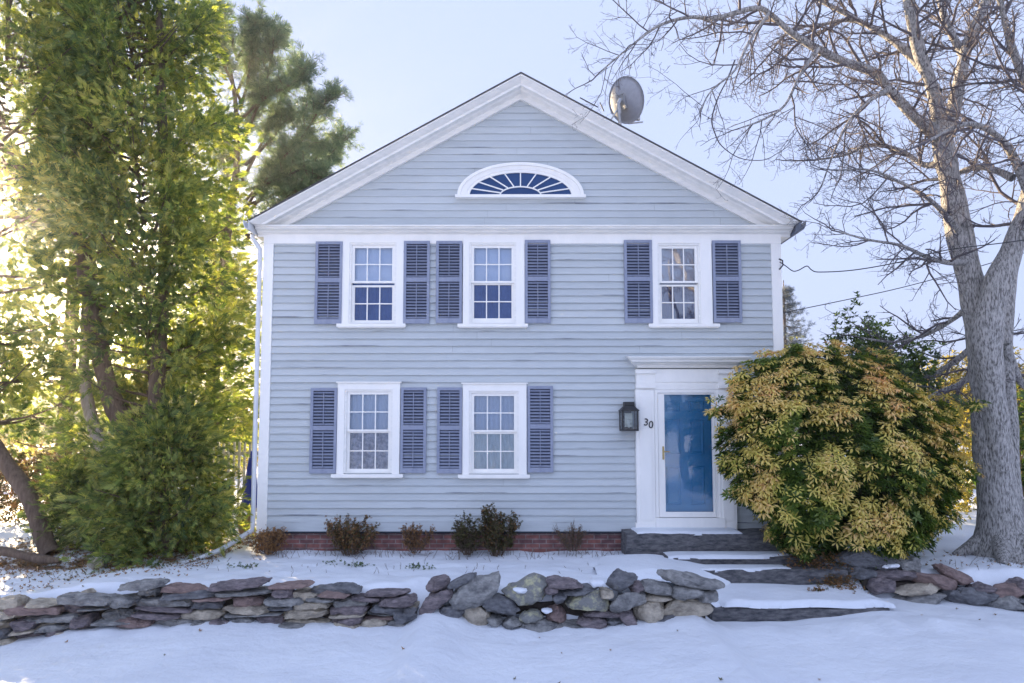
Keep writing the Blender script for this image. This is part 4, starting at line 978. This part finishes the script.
# long hanging vine-like branch
VN = [(735,60,1.0),(728,78,.9),(718,98,.8),(712,119,.75),(715,133,.7),(722,146,.65),(740,158,.6),(763,160,.5),(778,153,.4),(790,145,.3)]
limb(twg[1], VN, lin(-1.3,-.9,10), 4, 5, 0)
tr_ = tw.build('trunk', M['bark'], bt)
W_ = Wood(); W_.V = sum((twg[k].V for k in range(4)), []); off = 0
W_.Q = []
for k in range(4):
    for q in twg[k].Q: W_.Q.append(q+off)
    off += twg[k].n
W_.build('branches', M['bark_hi'], bt)
print('bare tree branches', len(W_.V))
# ------------------------------------------------------------ conifers
M['arbor'] = leafmat('arborvitae_leaf', [(0,(.045,.07,.045)),(.35,(.11,.16,.07)),(.7,(.25,.28,.10)),(1,(.48,.43,.15))], .5, (1.55,1.7,.65))
M['pine'] = leafmat('pine_needle', [(0,(.07,.11,.085)),(.5,(.14,.21,.14)),(1,(.30,.36,.20))], .4)
M['spruce'] = leafmat('spruce_needle', [(0,(.07,.09,.12)),(1,(.16,.19,.22))], .15)
M['shrub'] = leafmat('glossy_shrub_leaf', [(0,(.02,.045,.014)),(.5,(.09,.15,.03)),(1,(.34,.38,.08))], .25, (1.4,1.6,.6), .38, .5)
M['shrub_tip'] = leafmat('tan_flower_bud', [(0,(.42,.42,.08)),(.4,(.74,.62,.17)),(.75,(.86,.66,.28)),(1,(.88,.54,.28))], .25, (1.3,1.1,.7), .6, .2)
M['dry'] = leafmat('dry_leaf', [(0,(.05,.045,.02)),(.35,(.10,.10,.04)),(.65,(.22,.11,.05)),(1,(.36,.20,.09))], .25)
M['hedge'] = leafmat('sunlit_hedge_leaf', [(0,(.10,.11,.03)),(1,(.38,.33,.10))], .5, (1.8,1.6,.8))
M['far'] = leafmat('far_evergreen_leaf', [(0,(.03,.04,.025)),(1,(.10,.12,.06))], .3)
def arbor(root, base, top, prof, trunk_pts, nbr, nspr, size=.15, zmin=.5, droop=.15, mat='arbor', tshift=0, clump=.2, inner=.35, gapz=None, sunz=None):
    """prof: list of (z, radius); sprays grow on branches leaving the trunk line"""
    w = Wood(); pos = []; dd = []; tt = []; zc = [z for z,_ in prof]; rc = [r for _,r in prof]
    tz = np.array([p[2] for p in trunk_pts]); tx = np.array([p[0] for p in trunk_pts]); ty = np.array([p[1] for p in trunk_pts])
    for b_ in range(nbr):
        z = zmin+(top-zmin)*((b_+rg.random())/nbr)**.95; r = np.interp(z, zc, rc)*rg.uniform(.72,1.06); a = rg.uniform(0,6.283)
        if sunz and sunz[0] < z < sunz[1] and rg.random() < .7: continue
        if gapz and gapz[0] < z < gapz[1] and math.sin(a) < -.1 and math.cos(a) < .35 and rg.random() < .6: continue
        c = np.array([np.interp(z,tz,tx), np.interp(z,tz,ty), z]); rise = rg.uniform(-.05,.35)*r
        e = c+np.array([math.cos(a)*r, math.sin(a)*r, rise]); s0 = c-np.array([0,0,.25*r])
        mid = (s0+e)/2+np.array([0,0,-.08*r]); C = catmull([s0,mid,e],4); w.tube(C, np.linspace(.012+.012*r,.004,len(C)), 4)
        m = int(nspr*(.4+.6*r/max(rc))); bt_ = rg.gauss(0,.13); k_ = max(2,int(m/26))
        for _ in range(k_):                                         # clumps along the branch
            t = inner+(1.0-inner)*rg.random()**.7; i = t*(len(C)-1); i0 = min(len(C)-2,int(i)); p = C[i0]+(C[i0+1]-C[i0])*(i-i0)
            cc = p+rvec()*np.array([.16,.16,.12])*min(1.2,r)*.9; ct = bt_+rg.gauss(0,.10)
            n_ = max(4,int(m/k_)); o = RNG.normal(0,1,(n_,3))*np.array([clump,clump,clump*1.05])
            pos.append(cc+o); out = (cc-c); out[2] *= .2; out = unit(out)
            dv = o/clump*.45+out*.7+np.array([0,0,-droop+.15])+RNG.normal(0,.35,(n_,3)); dd.append(dv)
            depth = np.clip(o[:,2]/clump*.10,-.2,.2)
            tt.append(.42+ct+tshift+RNG.normal(0,.10,n_))
    pos = np.concatenate(pos); dd = np.concatenate(dd); tt = np.clip(np.concatenate(tt),0,1)
    foliage('crown', SPRAY, pos, dd, RNG.uniform(.7,1.25,len(pos))*size, tt, M[mat], root, jit=.15)
    w.build('branches', M['bark_red'], root); return len(pos)
def trunk(root, path, Ys, mat='bark_red', sides=10, name='trunk'):
    w = Wood(); C,r = limb(w, path, Ys, sides, 5, .12); w.build(name, M[mat], root); return C
# main arborvitae: trunks seen at 90-160
t1 = empty('arborvitae_tree', P(150,552,.6), 'tall sunlit arborvitae with bent trunks nearest the left corner of the house', 'tree')
trunk(t1, [(150,556,11),(144,510,11),(132,445,10),(112,400,9),(98,345,9.5),(90,300,9),(84,240,8),(80,160,7),(85,60,6),(95,-60,4)], lin(.6,1.0,10), sides=12)
trunk(t1, [(156,556,9),(155,500,8),(154,430,7.5),(158,366,7),(163,300,6),(165,230,5.5),(163,150,5),(160,50,4),(158,-60,3)], lin(.7,.9,9))
trunk(t1, [(154,493,3.2),(142,490,4),(124,480,5),(108,459,6),(96,434,6.5),(88,405,6),(84,370,5),(84,320,3.5),(86,280,2)], [.1,.1,.2,.35,.6,.8,.9,.9,.9], 'bark_pale', 10, 'broken_limb')
axis1 = [np.array(P(150,552,.9)),np.array(P(150,380,.9)),np.array(P(142,200,1.0)),np.array(P(130,0,1.0)),np.array(P(130,-220,1.0))]
n = arbor(t1, 0, 11.5, [(0,1.0),(2.0,1.3),(3,1.45),(5,1.55),(7,1.6),(9,1.5),(11.5,.9)], axis1, 240, 116, .15, zmin=1.5, tshift=.16, clump=.16, gapz=(1.9,4.6))
print('sprays', n)
t2 = empty('arborvitae_tree', P(47,552,-.1), 'far left conifer with a single leaning trunk', 'tree')
trunk(t2, [(52,556,10),(46,544,8.5),(28,496,7.5),(5,462,7),(-20,420,7),(-40,350,6),(-50,250,6),(-50,100,5),(-45,-60,4)], lin(-.1,.4,9), 'bark_red', 12)
axis2 = [np.array(P(20,500,.3)),np.array(P(-10,380,.3)),np.array(P(0,200,.3)),np.array(P(10,0,.3)),np.array(P(10,-150,.3))]
arbor(t2, 0, 10, [(1.5,.7),(2.2,1.1),(4,1.3),(6,1.55),(8,1.5),(10,1.0)], axis2, 135, 84, .15, zmin=2.1, tshift=.16, clump=.17, sunz=(3.9,5.6))
tb = empty('arborvitae_bush', P(175,558,-.3), 'low bushy young arborvitae at the foot of the tall one beside the downspout', 'bush')
axb = [np.array(P(165,555,-.15)),np.array(P(165,430,-.15))]
trunk(tb, [(165,558,4),(166,520,3.5),(166,470,2.5),(168,440,1.5)], -.15, sides=6)
arbor(tb, 0, 1.95, [(0,.8),(.5,1.0),(1.0,.95),(1.9,.55)], axb, 90, 90, .13, zmin=.08, tshift=.20, clump=.14, inner=.35)
tb2 = empty('arborvitae_bush', P(95,556,.5), 'dark low arborvitae bush between the leaning trunk and the young arborvitae', 'bush')
trunk(tb2, [(95,556,4),(94,500,3),(92,470,2)], .6, sides=6)
arbor(tb2, 0, 1.3, [(0,.6),(.6,.8),(1.5,.3)], [np.array(P(95,556,.6)),np.array(P(92,460,.6))], 40, 100, .12, zmin=.12, tshift=.06, clump=.14, inner=.30)
# trees further back on the left
for k,(px_,Y,hh,rad,ts,lab) in enumerate(((60,5.5,12,1.9,.12,'tall conifer standing behind the two front arborvitaes'),(205,7.5,7.8,1.6,.25,'yellow green conifer behind the gap beside the left eave'))):
    r_ = empty('conifer', (PX(px_,500,Y),Y,-.1), lab, 'tree'); x_ = PX(px_,500,Y)
    w = Wood(); w.tube([[x_,Y,-.1],[x_+.1,Y,hh*.5],[x_,Y,hh]], [.2,.14,.04], 8); w.build('trunk', M['bark_red'], r_)
    arbor(r_, 0, hh, [(0,rad*.8),(hh*.3,rad),(hh*.7,rad*.75),(hh,.2)], [np.array([x_,Y,0]),np.array([x_,Y,hh])], 75, 70, .22, zmin=1.0, tshift=ts, clump=.25)
# ---- pine behind the left roof slope
pt = empty('pine_tree', (PX(245,420,7),7,-.1), 'airy grey green pine rising behind the left slope of the roof', 'tree')
w = Wood(); Yp = 7.0
C0,r0 = limb(w, [(212,430,5),(218,320,4.6),(228,230,4),(236,170,3.2),(236,110,2.4),(228,60,1.5),(218,30,1),(212,10,.6)], Yp, 10, 5, .1)
BR = [((246,215),(262,196),(282,168),(300,140),(318,112),(330,98)),((246,200),(268,176),(290,158),(312,152),(332,148),(346,138)),((245,175),(258,150),(272,120),(284,92),(296,70)),((243,140),(256,110),(266,82),(272,55),(274,38)),
((246,225),(266,212),(288,196),(305,184),(322,176)),((240,110),(248,80),(250,50),(252,28)),((246,235),(268,232),(286,222),(300,214)),((240,100),(226,70),(216,45),(212,20)),((245,185),(230,150),(220,120)),((236,60),(250,40),(262,22)),((246,190),(276,180),(304,168)),((238,60),(228,35),(220,12)),((240,120),(262,100),(290,84),(306,70)),((238,90),(250,66),(268,46),(280,34)),((240,200),(225,170),(222,150)),((244,210),(258,190),(276,166),(290,150)),((240,150),(252,120),(262,96)),((246,205),(270,196),(290,182),(312,166),(330,156)),((245,165),(270,140),(288,118),(306,108)),((246,240),(262,224),(280,214),(292,208))]
pos=[];dd=[];tt=[]
for bi_,br in enumerate(BR):
    Yo = rg.uniform(-1.5,1.5); Ys = [Yp+Yo*i/(len(br)-1) for i in range(len(br))]
    C,r = limb(w, [(x,y,1.7-1.3*i/len(br)) for i,(x,y) in enumerate(br)], Ys, 5, 4, .1)
    for i in range(int(len(C)*.30), len(C)):
        for _ in range(5):
            p = C[i]; nd = unit(unit(C[min(i+1,len(C)-1)]-C[max(0,i-1)])*.6+rvec()*.55+np.array([0,0,.15])); l = rg.uniform(.2,.55)
            e = p+nd*l; w.tube([p,(p+e)/2+np.array([0,0,-.02]),e],[.012,.009,.005],3)
            for t in np.linspace(.25,1,4):
                q = p+(e-p)*t
                for _ in range(2): pos.append(q+rvec()*.05); dd.append(nd+rvec()*.6+np.array([0,0,.3])); tt.append(.5+rg.gauss(0,.18))
w.build('trunk', M['bark_red'], pt)
foliage('crown', NEED, pos, dd, RNG.uniform(.15,.24,len(pos)), np.clip(tt,0,1), M['pine'], pt)
# ---- small spruce behind the right corner
def spruce(name, px_, Y, ztop, rad, lab, mat='spruce', nw=26, size=.16, group=None, sparse=1.0):
    x = PX(px_,400,Y); r_ = empty(name, (x,Y,-.2), lab, 'tree', group); w = Wood()
    w.tube([[x,Y,-.2],[x,Y,ztop*.5],[x,Y,ztop]],[.12,.08,.015],7); pos=[];dd=[]
    for k in range(nw):
        z = ztop*(.12+.87*k/nw); rr_ = rad*(1-z/ztop)**.8+.06
        for a in np.arange(0,6.28,6.28/7)+rg.random()*6:
            if rg.random() > sparse: continue
            l = rr_*rg.uniform(.7,1.1); e = np.array([x+math.cos(a)*l, Y+math.sin(a)*l, z-.12*l+.1*l*l]); s_ = np.array([x,Y,z])
            m_ = (s_+e)/2+np.array([0,0,-.12*l]); C = catmull([s_,m_,e],3); w.tube(C,np.linspace(.016,.005,len(C)),3)
            for p in C[1:]:
                for _ in range(3): pos.append(p+rvec()*.04*(1+l)); dd.append(unit(e-s_)+rvec()*.6)
    w.build('trunk', M['bark_red'], r_); foliage('crown', NEED, pos, dd, RNG.uniform(.7,1.2,len(pos))*size, np.clip(RNG.normal(.5,.2,len(pos)),0,1), M[mat], r_)
spruce('spruce_tree', 787, 13, 7.0, 2.1, 'small sparse blue grey spruce behind the right corner of the house', size=.17, nw=24, sparse=.75)
# ------------------------------------------------------------ big shrub by the door
sh = empty('flowering_shrub', P(850,545,-.7), 'large rounded evergreen shrub with drooping tan buds right of the blue door', 'shrub')
OUT = [(356,798,806),(364,774,846),(374,760,872),(390,742,915),(410,722,945),(430,738,964),(450,724,962),(470,733,968),(490,736,960),(510,744,955),(525,768,940),(545,790,925),(560,800,830)]
def oi(y): 
    ys = [o[0] for o in OUT]; return np.interp(y, ys, [o[1] for o in OUT]), np.interp(y, ys, [o[2] for o in OUT])
w = Wood(); lp=[];ld=[];lt=[]; cp=[];cd=[];ct=[]
for a in range(9):
    b0 = np.array(P(rg.uniform(830,870),546,-.7)); e = np.array(P(rg.uniform(760,940),rg.uniform(400,470),rg.uniform(-1.0,-.2)))
    C = catmull([b0,(b0+e)/2+rvec()*.12,e],5); w.tube(C,np.linspace(.035,.01,len(C)),6)
shells = 0
def shnoise(v): return noise.noise(Vector(v)*1.6)+.5*noise.noise(Vector(v)*3.9)
for it in range(7000):
    y = rg.uniform(353,560); x0,x1 = oi(y); cxp = (x0+x1)/2; hw = (x1-x0)/2
    u = rg.uniform(-1.04,1.04); front = math.sqrt(max(0,1-min(1,u*u)));
    xw = cxp+u*hw*(1+.13*noise.noise(Vector((y/22,5+math.copysign(3,u),0))))
    vy = (y-455)/103; depthr = .95*math.sqrt(max(.05,1-vy*vy*.75))
    Yc = -.75+ (.25 if xw > 800 else 0)
    lay = rg.choice([0,0,0,1,1,2]); f = front*(1-.28*lay)
    sgn = -1 if rg.random() < .78 else 1
    Y = Yc+sgn*depthr*f*(1 if sgn < 0 else (.55 if xw < 800 else 1.1))
    if xw < 800: Y = min(Y,-.12)
    yy = y+(lay*4)
    p = np.array(P(xw, yy, Y)); bump_ = shnoise(p)
    if bump_ < -.36 and lay == 0: continue
    nrm_ = unit(np.array([u*1.1, -front*.9*( -sgn if sgn>0 else 1), -vy*.8+.35]))
    p = p+nrm_*(.42*bump_-.04)
    dz = unit(nrm_*.8+np.array([0,0,.75])+rvec()*.22)
    lp.append(p-dz*.02); ld.append(dz); lt.append(.45+.22*bump_+rg.gauss(0,.12)-.08*lay)
    g = noise.noise(Vector((p[0]*2.2,p[1]*2.2,p[2]*2.2+9)))
    if lay == 0 and rg.random() < .47+1.1*g and y < 552:
        cp.append(p+dz*.075+nrm_*.02); cd.append(dz); ct.append(.42+.25*sst(460,370,y)*rg.random()+.5*g+rg.gauss(0,.14)-.12*sst(430,540,y))
for sx_,sy_,ex_,ey_,n_ in ((742,420,712,402,9),(745,440,716,432,9),(745,455,722,464,8),(760,392,735,382,8),(745,490,728,498,8),(770,372,752,364,7),(735,408,708,418,7),(800,540,806,560,9),(930,520,952,528,9),(905,535,925,540,8),(955,400,985,412,6),(830,365,836,350,6),(880,365,888,352,6)):
    a_ = np.array(P(sx_,sy_,-.9)); e_ = np.array(P(ex_,ey_,-1.05)); w.tube([a_,(a_+e_)/2,e_],[.008,.006,.004],4)
    for i_ in range(n_*2):
        t_ = rg.uniform(.1,1); p_ = a_+(e_-a_)*t_+rvec()*.045; d_ = unit((e_-a_)*.6+np.array([0,0,.5])+rvec()*.25)
        lp.append(p_); ld.append(d_); lt.append(.5+rg.gauss(0,.15))
        if rg.random() < .45: cp.append(p_+np.array([0,0,.03])); cd.append(d_); ct.append(.45+rg.gauss(0,.15))
print('shrub', len(lp), len(cp))
foliage('leaves', ROS, lp, ld, RNG.uniform(.08,.13,len(lp)), np.clip(lt,0,1), M['shrub'], sh)
foliage('flower_buds', CLUS, cp, cd, RNG.uniform(.10,.175,len(cp)), np.clip(ct,0,1), M['shrub_tip'], sh)
w.build('branches', M['bark_red'], sh)
# dark shrub behind it
def blob_shrub(name, lab, cat, c, r, n, size, mat, T=TWO, tint=(.4,.2), wood=True, hollow=.55, group=None, wmat='bark_red', lump=.35):
    root = empty(name, (c[0],c[1],c[2]-r[2]), lab, cat, group); v = RNG.normal(0,1,(n,3)); v /= np.linalg.norm(v,axis=1,keepdims=True)
    rad = RNG.uniform(hollow,1,(n,1))**.6; p = []
    for i in range(n):
        k = 1+lump*noise.noise(Vector(v[i])*2.6+Vector((c[0],c[1],0)))+lump*.5*noise.noise(Vector(v[i])*6+Vector((c[0],c[1],5))); p.append(np.array(c)+v[i]*rad[i]*k*np.array(r))
    p = np.array(p); m = p[:,2] > c[2]-r[2]; p = p[m]; v = v[m]
    foliage('foliage', T, p, v+np.array([0,0,.5])+RNG.normal(0,.4,p.shape), RNG.uniform(.7,1.3,len(p))*size, np.clip(RNG.normal(tint[0],tint[1],len(p)),0,1), M[mat], root)
    if wood:
        w = Wood()
        for k in range(14):
            i = RNG.integers(len(p)); b0 = np.array([c[0]+rg.gauss(0,.1*r[0]),c[1],c[2]-r[2]]); w.tube(catmull([b0,(b0+p[i])/2+rvec()*.08*r[0],p[i]],4),np.linspace(.012,.004,9)*max(1,r[2]),4)
        w.build('stems', M[wmat], root)
    return root
blob_shrub('evergreen_shrub','dark green shrub rising behind the tan budded shrub','shrub', (P(872,400,2.2).x,2.2,1.75),(1.25,.8,2.2),7000,.11,'shrub',tint=(.42,.25))
blob_shrub('evergreen_shrub','dark evergreen shrub behind the forked trunk at the right edge','shrub', (P(1030,440,3).x,3,1.1),(.9,.9,1.7),1800,.14,'shrub',tint=(.4,.2))
blob_shrub('sunlit_hedge','yellow sunlit hedge far behind the bare tree trunk','hedge', (P(985,410,12).x,12,1.1),(4.3,1.2,3.1),7200,.17,'hedge',lump=.15)
blob_shrub('sunlit_bush','yellow green bush seen through the gap below the budded shrub','bush', (P(905,500,6).x,6,.4),(2.0,.8,.9),1300,.13,'hedge',tint=(.4,.25))
# ---- foundation plants
def twiggy(lab, px_, top, bot, wpx, mat, n, tints, Y=-.32, leaf=.035, stems=16, cat='shrub', T=TWO, group='small shrubs along the foundation', spread=1.0, lv=1):
    b0 = P(px_, bot, Y); h = P(px_,top,Y).z-b0.z; wd = wpx*(Y+D)/F/2
    root = empty('foundation_shrub', b0, lab, cat, group); w = Wood(); pos=[];dd=[]
    for k in range(stems):
        a = rg.uniform(0,6.28); rr_ = wd*rg.uniform(.2,1)*spread; hh = h*rg.uniform(.6,1.02)*(1-.25*(rr_/wd)**2)
        e = np.array(b0)+np.array([math.cos(a)*rr_, math.sin(a)*rr_*.7, hh]); s_ = np.array(b0)+np.array([math.cos(a)*rr_*.3,math.sin(a)*rr_*.2,-.03])
        C = catmull([s_,(s_+e)/2+rvec()*.03,e],4); w.tube(C,np.linspace(.007,.003,len(C)),4)
        for i in range(2,len(C)):
            for _ in range(3):
                q = C[i]+rvec()*.01; e2 = q+unit(np.array([math.cos(a),math.sin(a)*.5,1])*.6+rvec()*.5)*rg.uniform(.04,.12); w.tube([q,(q+e2)/2,e2],[.0035,.003,.002],3)
                for _ in range(n): pos.append(q+(e2-q)*rg.uniform(.2,1.1)+rvec()*.012); dd.append(unit(e2-q)+rvec()*.5)
    w.build('stems', M['bark_red'], root)
    foliage('foliage', T, pos, dd, RNG.uniform(.7,1.3,len(pos))*leaf, np.clip(RNG.normal(tints[0],tints[1],len(pos)),0,1), M[mat], root)
twiggy('rusty orange and green shrub below the lower left window', 349, 517, 553, 62, 'dry', 3, (.55,.2), stems=26)
twiggy('small reddish brown shrub between the two lower windows', 415, 524, 551, 34, 'dry', 2, (.72,.12), stems=16, leaf=.03)
twiggy('dark dry shrub left of the tall green brown one', 467, 517, 553, 26, 'dry', 3, (.2,.15), stems=14)
twiggy('tallest green and orange foundation shrub below the lower middle window', 497, 508, 554, 46, 'dry', 4, (.3,.2), stems=26)
twiggy('nearly leafless twig shrub left of the door step', 573, 524, 549, 34, 'dry', 1, (.6,.1), stems=18, leaf=.018)
twiggy('dry tan grassy clump at the left corner of the brick foundation', 268, 531, 552, 40, 'dry', 3, (.9,.1), stems=20, leaf=.03)
# twigs and stems through the snow (uncountable)
w = Wood(); 
def prickle(px0,px1,py0,py1,Y0,Y1,n,h=.12):
    for _ in range(n):
        x = rg.uniform(px0,px1); Y = rg.uniform(Y0,Y1); X = PX(x,555,Y); z = ground_z(X,Y); p = np.array([X,Y,z-.01]); d = unit(np.array([rg.gauss(0,.5),rg.gauss(0,.4),1])); l = h*rg.uniform(.4,1.2)
        e = p+d*l; w.tube([p,(p+e)/2+rvec()*.01,e],[.0035,.003,.0015],3)
        if rg.random() < .6: q = (p+e)/2; e2 = q+unit(d+rvec()*.7)*l*.5; w.tube([q,(q+e2)/2,e2],[.0025,.002,.001],3)
prickle(270,620,0,0,-.5,-.15,170,.16); prickle(240,640,0,0,-1.6,-.5,40,.09); prickle(10,230,0,0,-1.3,.3,90,.12); prickle(930,1024,0,0,-1.0,.2,30,.12)
o = w.build('dead_stems', M['bark_red'], None); tag(o, kind='stuff')
# low frozen weeds on the snow
pos=[];dd=[];tt=[]
for cx_,cy_,Y,n_ in ((247,556,-1.0,40),(360,566,-1.0,40),(421,565,-1.1,46),(335,560,-.9,16),(160,566,-1.0,20)):
    X = PX(cx_,cy_,Y)
    for _ in range(n_): a = rg.gauss(0,.10); b_ = rg.gauss(0,.05); pos.append([X+a,Y+b_,ground_z(X+a,Y+b_)+rg.uniform(0,.04)]); dd.append(rvec()+np.array([0,0,1.0])); tt.append(rg.uniform(.1,.5))
o = foliage('winter_weeds', TWO, pos, dd, RNG.uniform(.02,.045,len(pos)), tt, M['shrub'], None); tag(o, kind='stuff')
# fallen leaves: litter under the left trees and by the steps
pos=[];dd=[];tt=[]
def litter(n, fx, fy, zf, z_=.01):
    for _ in range(n):
        X = fx(); Y = fy(X); pos.append([X,Y,zf(X,Y)+rg.uniform(.0,z_)]); dd.append(rvec()*.35+np.array([0,0,1])); tt.append(rg.uniform(.3,1))
litter(2600, lambda: rg.uniform(-8.5,-4.2), lambda X: rg.gauss(-.35,.55) if rg.random()<.8 else rg.uniform(-1.9,1.5), ground_z, .02)
lx = PX(800,560,-1.0)
litter(420, lambda: rg.gauss(PX(822,568,-1.1),.22), lambda X: rg.gauss(-1.0,.12), lambda x,y: ground_z(x,y)+.16, .10)
litter(520, lambda: rg.gauss(PX(838,578,-1.3),.15), lambda X: rg.gauss(-1.33,.12), lambda x,y: ground_z(x,y)+.05, .12)
litter(60, lambda: rg.gauss(PX(815,585,-1.5),.06), lambda X: rg.gauss(-1.55,.03), lambda x,y: zt4+.08, .04)
litter(45, lambda: rg.uniform(-6.5,6.5), lambda X: rg.uniform(-4.3,-.4), lambda x,y: ground_z(x,y)+.004+(.3 if 2.2<x<4.8 and y>-2.1 else 0), .002)
litter(160, lambda: rg.uniform(3.2,8), lambda X: rg.uniform(-.9,.5), ground_z, .02)
o = foliage('fallen_leaves', TWO, pos, dd, RNG.uniform(.02,.045,len(pos)), tt, M['dry'], None); tag(o, kind='stuff')
# fallen log
lg = Wood(); limb(lg, [(-30,549,3),(0,551,4),(20,555,4.6),(40,559,4.2),(60,561,3)], -.55, 9, 5, .5)
o = lg.build('fallen_log', M['bark_red'], None); tag(o, 'weathered fallen log lying at the foot of the leaning trunk', 'log')
# ---- bits behind the left side of the house
fn = empty('white_fence', (P(235,520,3).x,3,.1), 'white picket railing glimpsed between the bush and the house corner', 'fence')
xa,xb = P(206,480,3).x, P(262,480,3).x
for za,zb_ in ((.25,.32),(1.35,1.42)):
    b = MB(); b.box(xa,xb,3,3.05,za,zb_); b.build('rail', M['wood_fence'], fn)
x = xa
while x < xb-.02:
    b = MB(); b.box(x,x+.04,2.97,2.999,.1,1.62); b.build('picket', M['wood_fence'], fn); x += .105
um = empty('furled_parasol', (P(249,516,2.2).x,2.2,0), 'furled blue canvas parasol standing by the house corner', 'parasol')
pb = P(249,516,2.2); b = MB(); b.tube([(pb.x,2.2,0),(pb.x+.05,2.2,2.0)],.02,6); b.build('pole', M['metal'], um)
b = MB(); b.lathe([(.13,0),(.16,.08),(.12,.4),(.07,.8),(.02,1.05)],(pb.x+.02,2.2,.42),9); b.build('canopy', M['blue_cloth'], um)
pp = P(246,522,1.8); b = MB(); b.lathe([(.10,0),(.12,.02),(.16,.26),(.17,.28),(.17,.31),(.14,.31),(.13,.25)],(pp.x,1.8,.02),14)
o = b.build('planter', M['terracotta']); tag(o, 'tan planter beside the left house corner behind the downspout', 'planter')
# sunlit brush and distant tree lines
k = 0
for px_,Y,rx,rz_,lab in ((15,3.2,1.3,.9,'tangled brown brush behind the leaning trunk'),(75,4.6,1.2,.8,'brown brush between the leaning trunk and the arborvitae')):
    blob_shrub('brush', lab, 'bush', (PX(px_,480,Y),Y,.7),(rx,.8,rz_),1500,.09,'dry',tint=(.5,.25),hollow=.1,wmat='bark_hi')
for px_,Y,c_,lab in ((20,14,'left','pale brush clump far behind the leaning trunk'),(135,12,'mid','brush clump behind the arborvitae trunks'),(215,16,'r','brush clump behind the white picket railing')):
    blob_shrub('brush', lab, 'bush', (PX(px_,480,Y),Y,.9),(2.2,1.0,1.3),1000,.16,'hedge',tint=(.5,.3),hollow=.2,wmat='bark_hi')
pos=[];dd=[];tt=[]; w = Wood()
for i in range(150):
    x = rg.uniform(-70,80); Y = rg.uniform(42,60); h = rg.uniform(3.5,6.5)+1.2*noise.noise(Vector((x*.05,0,0))); w.tube([[x,Y,-.5],[x,Y,h*.8]],[.2,.05],4)
    n_ = 150
    v = RNG.normal(0,1,(n_,3)); z = RNG.uniform(.1,1,n_); rr_ = (1-z)**.6*1.6+.3
    pos.append(np.stack([x+v[:,0]*rr_*.7,Y+v[:,1]*rr_*.7,z*h],-1)); dd.append(v+np.array([0,0,.6])); tt.append(np.clip(RNG.normal(.4+rg.gauss(0,.15),.2,n_),0,1))
o = foliage('far_woods', TWO, np.concatenate(pos), np.concatenate(dd), RNG.uniform(.4,.75,150*n_), np.concatenate(tt), M['far'], None); tag(o, kind='stuff')
# ---- wires
def wire(lab, pts, Ys, r=.012):
    w = Wood(); C,rr_ = limb(w, [(x,y,1) for x,y in pts], Ys, 5, 6, 0); w = Wood(); w.tube(C, np.full(len(C), r), 5)
    o = w.build('utility_wire', M['black_metal'], None, smooth=True); tag(o, lab, 'wire', 'overhead wires right of the house')
wire('highest slack service wire from the right house corner across the bare tree', [(780,262),(786,266),(793,271),(799,270),(807,266),(812,270),(820,272),(854,270),(900,262),(947,250),(1024,240),(1100,225)], lin(-.08,-1.2,12), .008)
wire('straight lower wire passing behind the bare tree trunk', [(760,318),(797,310),(850,299),(900,288),(960,272),(1024,253),(1100,228)], 4.0, .010)
wire('short wire leaving the forked trunk to the right', [(965,337),(990,335),(1024,329),(1080,322)], 1.8, .008)

# bare tree across the street, seen only mirrored in the window
def dup(root, loc, rz, label):
    r_ = root.copy(); COL.objects.link(r_); r_.location = loc; r_.rotation_euler = (0,0,rz); r_['label'] = label
    for ch in [c for c in scene.objects if c.parent == root]:
        c = ch.copy(); COL.objects.link(c); c.parent = r_
    return r_
dup(bt, (7.5,-17,-.8), R(200), 'bare tree across the street mirrored in the upper right window glass')
# ------------------------------------------------------------ volume added to imitate the sun's veiling glare
m = bpy.data.materials.new('sun_glare_volume'); m.use_nodes = True; nt = m.node_tree; nt.nodes.remove(nt.nodes['Principled BSDF'])
pv = nt.nodes.new('ShaderNodeVolumePrincipled'); pv.inputs['Color'].default_value = (.95,.95,.95,1); pv.inputs['Density'].default_value = .0022; pv.inputs['Anisotropy'].default_value = .885
L(nt, pv.outputs[0], nt.nodes['Material Output'].inputs['Volume'])
b = MB(); b.box(-901,901,-501,1501,-6,15.5)
tag(b.build('sun_glare_volume', m), kind='stuff')
